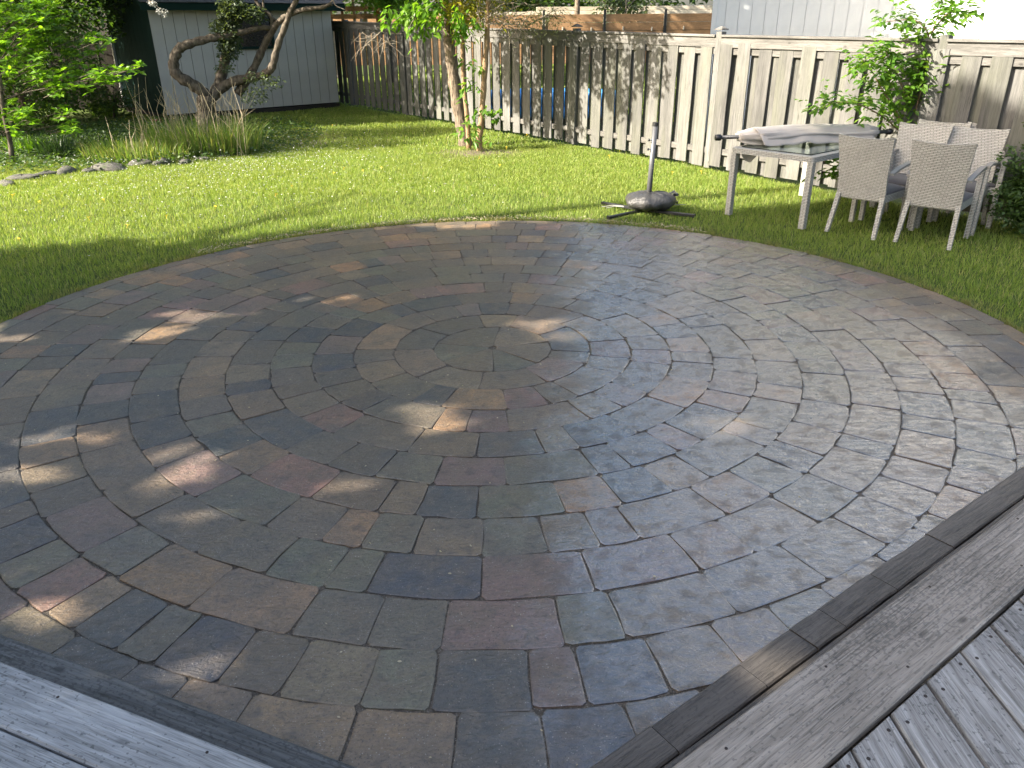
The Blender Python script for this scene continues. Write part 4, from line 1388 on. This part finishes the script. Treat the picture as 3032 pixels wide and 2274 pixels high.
RK = [(60, 530, .26, .11), (130, 520, .2, .1), (195, 512, .26, .16), (260, 510, .16, .1), (320, 503, .34, .19), (410, 490, .24, .16), (480, 486, .2, .15), (545, 482, .2, .1), (15, 548, .2, .1), (600, 475, .15, .09), (660, 465, .15, .08)]
for i, (px, py, w_, h_) in enumerate(RK):
    o = mesh_obj("edging_rock", rock_mesh(i + 3), M['rock'], None, True)
    p = gnd(px, py); o.location = (p.x, p.y + .05, h_ * .10); o.scale = (w_ * .85, w_ * .55, h_ * .45); o.rotation_euler = (0, 0, i * .7)
    lab = "mossy grey rock in the row edging the shaded flower bed"
    if i == 4: lab = "largest pale rock in the row edging the flower bed"
    tag(o, lab, "rock", "rocks edging the flower bed")
RKD = None

# --- shrub growing against the fence behind the table
PB = Vector((4.72, 9.62, 0))
ps = thing("fence_shrub", "airy sapling shrub with bright leaves against the fence behind the chairs", "shrub", PB)
Z3 = .4756
def z3(x, y, Y): return at(1980 + x * Z3, y * Z3, Y)
stems = [[(1520, 900, 9.6), (1500, 700, 9.5), (1560, 450, 9.45), (1640, 200, 9.4), (1700, 20, 9.4), (1720, -120, 9.4)],
         [(1500, 900, 9.6), (1420, 700, 9.4), (1330, 560, 9.3), (1250, 420, 9.25), (1180, 350, 9.2)],
         [(1500, 880, 9.6), (1350, 740, 9.3), (1180, 650, 9.1), (1020, 640, 9.0), (930, 700, 8.95)],
         [(1520, 900, 9.6), (1540, 680, 9.4), (1600, 500, 9.3), (1680, 420, 9.3)],
         [(1560, 450, 9.45), (1620, 240, 9.4), (1540, 130, 9.35), (1400, 130, 9.3), (1330, 140, 9.3)],
         [(1640, 200, 9.4), (1720, 100, 9.3), (1800, 60, 9.3), (1890, 40, 9.25)],
         [(1500, 700, 9.5), (1440, 500, 9.4), (1380, 380, 9.3), (1330, 280, 9.3)],
         [(1400, 1150, 9.3), (1150, 1060, 9.0), (1010, 1030, 8.95), (960, 1000, 8.9)], [(1480, 950, 9.6), (1200, 1080, 9.1), (1060, 1090, 9.0)]]
pos, dr = [], []
gs = random.Random(14)
dens = [60, 66, 44, 80, 26, 26, 64, 22, 16]
for st, dn in zip(stems, dens):
    P = smooth_path([z3(*q) - PB for q in st], 5)
    mb = MB().tube(P, list(np.linspace(.011, .003, len(P))), 5, False); tag(mb.build("stem", M['barktan'], ps))
    for k in range(dn):
        t = gs.uniform(.25, 1.0) * (len(P) - 1); i = min(int(t), len(P) - 2); c = Vector(P[i]).lerp(Vector(P[i + 1]), t - i)
        L = gs.uniform(.08, .32); d = Vector((gs.gauss(0, 1), gs.gauss(0, .7), gs.gauss(.1, .5))).normalized()
        tip = c + d * L
        for q in range(5):
            cc_ = c.lerp(tip, .4 + .15 * q) + Vector([gs.gauss(0, .015) for _ in range(3)])
            s_ = 1 if q % 2 else -1
            sd = d.cross(Vector((0, 0, 1))).normalized() * s_
            pos.append(cc_); dr.append(d * .5 + sd * .8 + Vector((0, 0, gs.uniform(-.5, .1))))
me = leaf_mesh("leaves", np.array(pos), np.array(dr), RNG.uniform(.065, .115, len(pos)), RNG.uniform(.034, .05, len(pos)), .12, .15)
tag(mesh_obj("leaves", me, M['leaf_ash'], ps), kind='stuff')

# --- dandelions
fl = MB()
for i in range(9):
    a = 2 * math.pi * i / 9
    fl.add([(0, 0, .004), (.018 * math.cos(a - .3), .018 * math.sin(a - .3), .0), (.021 * math.cos(a), .021 * math.sin(a), .004), (.018 * math.cos(a + .3), .018 * math.sin(a + .3), .0)], [(0, 1, 2, 3)])
fl.tube([(0, 0, -.05), (0, 0, .002)], [.002, .002], 5)
fme = pymesh("dandelion", fl.v, fl.f); fme.materials.append(M['yellow'])
gd = random.Random(12)
DD = [(40, 590), (45, 583), (310, 605), (265, 655), (495, 650), (380, 680), (640, 622), (820, 590), (865, 560), (1020, 508), (1075, 515), (1420, 475), (1500, 447), (1480, 500), (1803, 470), (1835, 450), (1990, 520), (1065, 440), (990, 520), (1130, 505), (120, 610), (60, 720), (1560, 408), (2075, 520), (985, 377)]
for (px, py) in DD:
    p = gnd(px, py)
    if (Vector((p.x, p.y)) - Vector((CX, CY))).length < R_OUT + .1: continue
    o = bpy.data.objects.new("dandelion", fme); link(o); o.location = (p.x, p.y, gd.uniform(.045, .07)); o.scale = (.8,) * 3
    o.rotation_euler = (gd.uniform(-.4, .4), gd.uniform(-.4, .4), gd.uniform(0, 6))
    tag(o, "small yellow dandelion flower in the mown lawn", "flower", "dandelions in the lawn")

# ================================================================== FURNITURE
TL = Vector((2.5, 8.81, 0)); TDW = Vector((.652, -.758, 0)).normalized(); TDL = Vector((.758, .652, 0)).normalized()
tc = TL + TDW * .465 + TDL * .79
tbl = thing("patio_table", "grey wicker patio table with a glass top carrying a folded umbrella", "table", tc, math.atan2(TDL.y, TDL.x))
TLn, TWd = 1.66, 1.0
for sx in (-1, 1):
    for sy in (-1, 1):
        o = MB().box((0, 0, .345), (.062, .062, .69), None, 0).build("leg", M['wicker'], tbl)
        o.location = (sx * (TLn / 2 - .04), sy * (TWd / 2 - .04), 0)
def rounded_frame(L, Wd, iw, t, r=.05):
    """wicker frame with rounded corners and an opening for the glass"""
    outp, inp = [], []
    for (sx, sy, a0) in ((1, 1, 0), (-1, 1, 90), (-1, -1, 180), (1, -1, 270)):
        for k in range(5):
            a = rad(a0 + 22.5 * k)
            outp.append((sx * (L / 2 - r) + r * math.cos(a), sy * (Wd / 2 - r) + r * math.sin(a)))
            inp.append((sx * (L / 2 - iw), sy * (Wd / 2 - iw)))
    n = len(outp); v = []
    for z in (t / 2, -t / 2):
        v += [(x, y, z) for x, y in outp]; v += [(x, y, z) for x, y in inp]
    f = []
    for i in range(n):
        j = (i + 1) % n
        f += [(i, j, n + j, n + i), (2 * n + i, 3 * n + i, 3 * n + j, 2 * n + j), (i, 2 * n + i, 2 * n + j, j), (n + i, n + j, 3 * n + j, 3 * n + i)]
    return v, f
v, f = rounded_frame(TLn, TWd, .11, .055)
me = pymesh("top_frame", v, f); o = mesh_obj("top_frame", me, M['wicker'], tbl); o.location = (0, 0, .7175)
o = MB().box((0, 0, 0), (TLn - .17, TWd - .17, .008)).build("glass_top", M['glass'], tbl); o.location = (0, 0, .751)

# folded umbrella lying on the table
uo = thing("folded_umbrella", "folded beige garden umbrella lying across the glass table", "umbrella", (0, 0, 0))
A = Vector((2.36, 8.93, .835)); B = Vector((4.36, 9.22, .845)); ud = (B - A).normalized(); us = ud.cross(Vector((0, 0, 1))).normalized()
MB().tube([A - ud * .03, A + ud * 2.02], [.021, .021], 12).build("pole", M['metal'], uo, True)
MB().tube([A - ud * .07, A - ud * .065, A - ud * .01, A], [.02, .034, .036, .024], 14).build("end_cap", M['black'], uo, True)
MB().tube([B - ud * .03, B + ud * .02, B + ud * .05], [.03, .034, .014], 12).build("finial", M['black'], uo, True)
# wrapped canopy: a lumpy loft with pleats
v, f = [], []
NSt, NA = 40, 36
gr = np.random.default_rng(4); ph = gr.uniform(0, 6.28, 12)
for i in range(NSt + 1):
    t = i / NSt
    c = A + ud * (.20 + 1.66 * t)
    w = .20 * (1 - .35 * t) * min(1, .45 + 4 * t) * (1 if t < .93 else (1 - (t - .93) * 7))
    hgt = .098 * (1 - .2 * t) * min(1, .5 + 4 * t) * (1 if t < .93 else (1 - (t - .93) * 6))
    for j in range(NA):
        a = 2 * math.pi * j / NA
        k = 1 + .13 * math.sin(5 * a + ph[0] + 2.0 * t) + .09 * math.sin(9 * a + ph[1] - 5 * t) + .05 * math.sin(13 * a + ph[2] + 9 * t) + .07 * math.sin(7 * t + ph[3] + a)
        x, z = w * k * math.cos(a), hgt * k * math.sin(a)
        z = max(z, -.072)
        p = c + us * x + Vector((0, 0, z + .005 + .012 * math.sin(9 * t + ph[4])))
        v.append(p)
for i in range(NSt):
    for j in range(NA):
        a, b = i * NA + j, i * NA + (j + 1) % NA; f.append((a, b, b + NA, a + NA))
f.append(tuple(range(NA))[::-1]); f.append(tuple(NSt * NA + j for j in range(NA)))
mesh_obj("canopy", pymesh("canopy", v, f), M['canopy'], uo, True)
# loose panel of cloth hanging over the near side of the roll
v, f = [], []
n1, n2 = 44, 12
for i in range(n1 + 1):
    t = i / n1
    for j in range(n2 + 1):
        s_ = j / n2
        c = A + ud * (.34 + 1.38 * t + .05 * s_)
        out = .02 + .26 * s_ ** .8 * (1 - .45 * t)
        zz = .098 - .165 * s_ ** 1.7 + .012 * math.sin(14 * t + 3 * s_) * s_ + .010 * math.sin(31 * t - 4 * s_) * s_
        v.append(c + us * out + Vector((0, 0, max(zz, -.072))))
for i in range(n1):
    for j in range(n2):
        a = i * (n2 + 1) + j; f.append((a, a + 1, a + n2 + 2, a + n2 + 1))
o = mesh_obj("canopy_panel", pymesh("canopy_panel", v, f), M['canopy'], uo, True)
md = o.modifiers.new("thick", 'SOLIDIFY'); md.thickness = .004
# small crank bracket under the table edge is a cloth corner hanging down
q = at(2213, 445, 8.78)
mb = MB()
mb.add([(-.10, 0, .02), (.10, .01, .02), (.075, .015, -.05), (.02, .02, -.115), (-.03, .015, -.10), (-.07, 0, -.05)], [(0, 1, 2, 3, 4, 5)])
o = mb.build("hanging_cloth_corner", M['canopy'], uo); o.location = q + Vector((.02, .0, -.02)); o.rotation_euler = (.1, 0, -.6)
md = o.modifiers.new("thick", 'SOLIDIFY'); md.thickness = .012

# chairs ---------------------------------------------------------------
def chair_back_mesh():
    """wicker back: slightly wider and scooped at the top, leaning back"""
    NX, NZ, t = 10, 12, .03
    v, f = [], []
    for s in (0, 1):
        for j in range(NZ + 1):
            tz = j / NZ; z = .36 + (.965 - .36) * tz
            hw = .245 + .032 * max(0, (tz - .35) / .65) ** 1.4
            yb = -.24 - .13 * tz ** 1.25
            for i in range(NX + 1):
                u = -1 + 2 * i / NX
                zz = z + (.022 * u * u - .0) * tz ** 6
                y = yb + .018 * (u * u - .4) * tz - (t if s else 0)
                v.append((hw * u, y, zz))
    w = NX + 1; off = w * (NZ + 1)
    for j in range(NZ):
        for i in range(NX):
            a = j * w + i
            f.append((a, a + 1, a + w + 1, a + w)[::-1]); f.append((off + a, off + a + 1, off + a + w + 1, off + a + w))
    for i in range(NX):
        a = i; f.append((a, a + 1, off + a + 1, off + a)); a = NZ * w + i; f.append((a, off + a, off + a + 1, a + 1))
    for j in range(NZ):
        a = j * w; f.append((a, off + a, off + a + w, a + w)); a = j * w + NX; f.append((a, a + w, off + a + w, off + a))
    return pymesh("backrest", v, f)


def make_chair(label):
    t = thing("wicker_chair", label, "chair", (0, 0, 0), 0, "wicker chairs round the table")
    o = mesh_obj("backrest", chair_back_mesh(), M['wicker'], t, False)
    for sx in (-1, 1):      # rear legs splay backwards
        mb = MB(); w = .022
        top, bot = (sx * .225, -.262, .40), (sx * .245, -.36, 0)
        vv = []
        for (c_, k) in ((bot, .85), (top, 1)):
            for (dx, dy) in ((-w, -w), (w, -w), (w, w), (-w, w)): vv.append((c_[0] + dx * k, c_[1] + dy * k, c_[2]))
        mb.add(vv, [(0, 1, 5, 4), (1, 2, 6, 5), (2, 3, 7, 6), (3, 0, 4, 7), (3, 2, 1, 0), (4, 5, 6, 7)])
        mb.build("leg", M['wicker'], t)
        o = MB().box((0, 0, .345), (.045, .045, .69)).build("leg", M['wicker'], t); o.location = (sx * .262, .235, 0)
        # arm: flat bar from the back, bowed, down onto the front leg
        pts = smooth_path([(sx * .262, -.275, .63), (sx * .272, -.12, .672), (sx * .272, .08, .695), (sx * .268, .22, .698), (sx * .264, .275, .685)], 4)
        vv, ff = [], []
        for i, p in enumerate(pts):
            for (dx, dz) in ((-.025, -.011), (.025, -.011), (.025, .011), (-.025, .011)): vv.append((p[0] + dx, p[1], p[2] + dz + .006))
        for i in range(len(pts) - 1):
            for j in range(4):
                a, b = i * 4 + j, i * 4 + (j + 1) % 4; ff.append((a, b, b + 4, a + 4)[::-1])
        ff += [(0, 1, 2, 3), tuple((len(pts) - 1) * 4 + j for j in range(4))[::-1]]
        MB().add(vv, ff).build("arm", M['arm'], t)
    o = MB().box((0, 0, .385), (.48, .50, .075)).build("seat", M['wicker'], t)
    v, f = [], []
    NX = 12
    for s in (1, 0):
        for j in range(NX + 1):
            for i in range(NX + 1):
                x, y = -1 + 2 * i / NX, -1 + 2 * j / NX
                e = (1 - abs(x) ** 5) * (1 - abs(y) ** 5)
                v.append((.235 * x, .01 + .235 * y, (.442 + .035 * e) if s else .423))
    w = NX + 1
    for j in range(NX):
        for i in range(NX):
            a = j * w + i; f.append((a, a + 1, a + w + 1, a + w)); a += w * w; f.append((a, a + w, a + w + 1, a + 1))
    for i in range(NX):
        a = i; f.append((a, a + w * w, a + w * w + 1, a + 1)); a = NX * w + i; f.append((a, a + 1, a + w * w + 1, a + w * w))
        a = i * w; f.append((a, a + w, a + w + w * w, a + w * w)); a = i * w + NX; f.append((a, a + w * w, a + w + w * w, a + w))
    mesh_obj("cushion", pymesh("cushion", v, f), M['cushion'], t, True)
    return t


def copy_tree(o, parent=None):
    c = o.copy(); col.objects.link(c)
    if parent is not None: c.parent = parent
    for ch in list(o.children): copy_tree(ch, c)
    return c


nA = Vector((.733, .68, 0)).normalized(); nB = Vector((.654, .756, 0)).normalized()
cA = (Vector((3.32, 7.99, 0)) + Vector((3.66, 7.62, 0))) / 2 + nA * .36
cB = (Vector((3.84, 7.54, 0)) + Vector((4.21, 7.22, 0))) / 2 + nB * .36
ch0 = make_chair("grey wicker chair turned away, standing right beside the table corner")
def place(o, c, n): o.location = (c.x, c.y, 0); o.rotation_euler = (0, 0, math.atan2(n.y, n.x) - math.pi / 2)
place(ch0, cA, nA)
specs = [(cB, nB, "grey wicker chair turned away, nearest the camera with both back legs in the grass"),
         (cA + nA * .62 + Vector((.03, -.02, 0)), -nA, "grey wicker chair facing out between the table and the middle of the chair group"),
         (cB + nB * .60 + Vector((.02, .0, 0)), -nB, "grey wicker chair facing out, its broad back beside the cedar shrub"),
         (cA + nA * 1.02 + Vector((.08, -.02, 0)), -nA, "rear grey wicker chair against the fence shrub, only its top showing"),
         (cB + nB * 1.0 + Vector((.10, .0, 0)), -nB, "rear grey wicker chair cut by the right edge above the cedar shrub")]
for (c, n, lab) in specs:
    o = copy_tree(ch0); o['label'] = lab; place(o, c, n)

# umbrella stand ---------------------------------------------------------
ub = thing("umbrella_stand", "empty grey umbrella pole on a black cross foot in the lawn", "umbrella stand", (1.57, 9.0, 0))
P0, P1 = Vector((.035, .02, .02)), at(1941, 362, 9.05) - Vector((1.57, 9.0, 0))
MB().tube([P0, P1 - Vector((0, 0, .03))], [.030, .030], 16).build("pole", M['metal'], ub, True)
d_ = (P1 - P0).normalized()
MB().tube([P1 - d_ * .04, P1], [.033, .033], 16, False).build("pole_collar", M['black'], ub, True)
for z in (.78, .68):
    q = P0 + d_ * z
    k = MB().tube([q, q - Vector((.05, .012, 0))], [.006, .006], 8).build("clamp_bolt", M['chrome'], ub, True)
    MB().tube([q - Vector((.05, .012, 0)), q - Vector((.066, .014, 0))], [.015, .013], 10).build("knob", M['black'], k, True)
for a in (42, 138, 219, 328):
    o = MB().box((.30, 0, .018), (.56, .045, .03), None, .004).build("foot", M['black'], ub)
    o.rotation_euler = (0, 0, rad(a))
    MB().box((.595, 0, .018), (.03, .05, .034), None, 0).build("foot_cap", M['black'], o)
MB().tube([(0, 0, .03), (0, 0, .16)], [.042, .04], 16).build("socket", M['metal'], ub, True)
# weight bag wrapped round the pole
v, f = [], []
NA, NH = 48, 14
ph = np.random.default_rng(8).uniform(0, 6.28, 10)
for i in range(NH + 1):
    t = i / NH; th = math.pi * (.03 + .94 * t)
    for j in range(NA):
        a = 2 * math.pi * j / NA
        r = math.sin(th) ** .55
        k = 1 + .04 * math.sin(3 * a + ph[0]) + .035 * math.sin(7 * a + ph[1] + 2 * t) + .02 * math.sin(15 * a + ph[2] + 5 * t) + .06 * math.sin(2 * a + ph[3])
        v.append((.31 * r * k * math.cos(a), .25 * r * k * math.sin(a), .122 - .092 * math.cos(th) * (1 + .08 * math.sin(5 * a + ph[4])) + .008 * math.sin(11 * a + 4 * t)))
for i in range(NH):
    for j in range(NA):
        a, b = i * NA + j, i * NA + (j + 1) % NA; f.append((a, b, b + NA, a + NA))
f += [tuple(range(NA))[::-1], tuple(NH * NA + j for j in range(NA))]
bag = thing("weight_bag", "shiny black plastic weight bag round the foot of the umbrella pole", "bag", (1.63, 9.03, .0))
mesh_obj("bag_body", pymesh("bag_body", v, f), M['bag'], bag, True)
# knotted plastic ends
mb = MB(); g = random.Random(2)
for i in range(14):
    a = g.uniform(-.4, .5); p = Vector((.25 * math.cos(a), .19 * math.sin(a) + .04, .16))
    q = p + Vector((g.uniform(.02, .1), g.uniform(-.06, .06), g.uniform(.0, .045)))
    s_ = Vector((0, g.uniform(.015, .03), g.uniform(-.01, .01)))
    mb.add([p - s_, p + s_, q + s_ * 1.3, q - s_ * .6], [(0, 1, 2, 3)])
mb.build("gathered_plastic", M['bag'], bag)
mb = MB()
for (a, b) in (((-.30, .04, .05), (-.55, .10, .03)), ((-.3, .0, .05), (-.5, .04, .03)), ((.3, .05, .06), (.44, .09, .05))):
    mb.tube([a, ((a[0] + b[0]) / 2, (a[1] + b[1]) / 2 + .02, .05), b], [.006, .005, .004], 5)
mb.build("tie_cord", M['arm'], bag)

# ================================================================== TREES OUT OF FRAME, CROWNS SHAPED TO CAST THE PAVING SHADE AND DAPPLES
SV = -LT      # towards the sun
EDGE = np.array([(-8, 7.1), (-5.14, 7.59), (-4.36, 7.74), (-4.1, 8.02), (-3.6, 7.45), (-3.12, 7.66), (-2.57, 8.12), (-1.91, 8.40), (-1.65, 8.36), (-1.35, 8.20), (-.35, 8.22), (-.05, 8.46), (.7, 8.52), (1.88, 8.80), (2.77, 9.16), (3.6, 9.35), (7, 9.9)])
DAP = [(-2.44, 5.55, .20, .13), (-2.51, 5.2, .24, .12), (-1.54, 5.92, .17, .1), (-.47, 3.90, .09, .07), (-.36, 3.74, .1, .05), (-1.59, 3.42, .17, .08), (-1.60, 3.28, .16, .07), (-1.43, 2.90, .10, .055), (-2.48, 3.64, .22, .07), (-2.5, 3.28, .16, .1), (-1.83, 2.27, .14, .06),
       (1.09, 3.75, .2, .09), (1.12, 3.01, .18, .075), (.22, 5.27, .16, .13), (.34, 5.02, .14, .09), (-.77, 3.13, .08, .05), (-3.9, 5.3, .2, .1), (-3.6, 5.1, .2, .1), (.95, 1.92, .1, .05), (-1.1, 2.0, .08, .05)]
NL = 120000
gx = RNG.uniform(-7.5, 7.0, NL); gy = RNG.uniform(-3.0, 10.0, NL)
ok = gy < np.interp(gx, EDGE[:, 0], EDGE[:, 1]) - .02 + RNG.normal(0, .05, NL)
pxs = RNG.uniform(-10.6, -6.7, NL)
t = (pxs - gx) / SV.x
pos = np.stack([pxs, gy + t * SV.y, t * SV.z], 1)
ok &= (pos[:, 2] > .5) & (pos[:, 2] < 12)
pos, gx, gy = pos[ok], gx[ok], gy[ok]
dirs = rand_dirs(len(pos), -.5, .5)
LL = RNG.uniform(.11, .19, len(pos))
cenl = pos + dirs * (LL / 2)[:, None]
tt = -cenl[:, 2] / SV.z
hx, hy = cenl[:, 0] + tt * SV.x, cenl[:, 1] + tt * SV.y
keep = np.ones(len(pos), bool)
gq = random.Random(21)
for (dx, dy, rx, ry) in DAP:
    for q in range(4):
        ox, oy = (0, 0) if q == 0 else (gq.uniform(-1, 1) * rx, gq.uniform(-1, 1) * ry)
        k = .75 if q == 0 else gq.uniform(.3, .6)
        wv_ = 1 + .3 * np.sin(hx * 31 + dx * 7) + .3 * np.sin(hy * 47 + dy * 11 + hx * 13)
        keep &= wv_ * (((hx - dx - ox) / (rx * k + .06)) ** 2 + ((hy - dy - oy) / (ry * k + .034)) ** 2) > 1
pos, dirs, LL = pos[keep], dirs[keep], LL[keep]
split = [(-8.0, 2.6), (-8.6, -.8), (-9.4, 5.3)]
own = np.argmin([[(p[0] - a) ** 2 + (p[1] - b) ** 2 for p in pos] for a, b in split], axis=0)
LAB = ["tall shade tree west of the paving, nearest to it", "tall shade tree west of the deck", "tall shade tree farthest west of the paving"]
for k, (bx, by) in enumerate(split):
    b0 = Vector((bx, by, 0)); tr = thing("shade_tree", LAB[k], "tree", b0)
    limb(tr, [(0, 0, -.1), (.1, 0, 2.5), (.0, .1, 6), (.2, 0, 9.5)], .22, .07, M['barkrough'], 10, "trunk")
    for i in range(6):
        a = i * 1.05; limb(tr, [(.05, 0, 2.6 + .7 * i), (1.0 * math.cos(a), 1.2 * math.sin(a), 3.3 + .75 * i), (1.6 * math.cos(a), 2.2 * math.sin(a), 3.9 + .8 * i)], .08, .025, M['barkrough'], 6, "limb")
    mk = own == k
    me = leaf_mesh("crown", pos[mk] - np.array(b0), dirs[mk], LL[mk], LL[mk] * .75, .1, .1)
    tag(mesh_obj("crown", me, M['leaf_mid'], tr), kind='stuff')
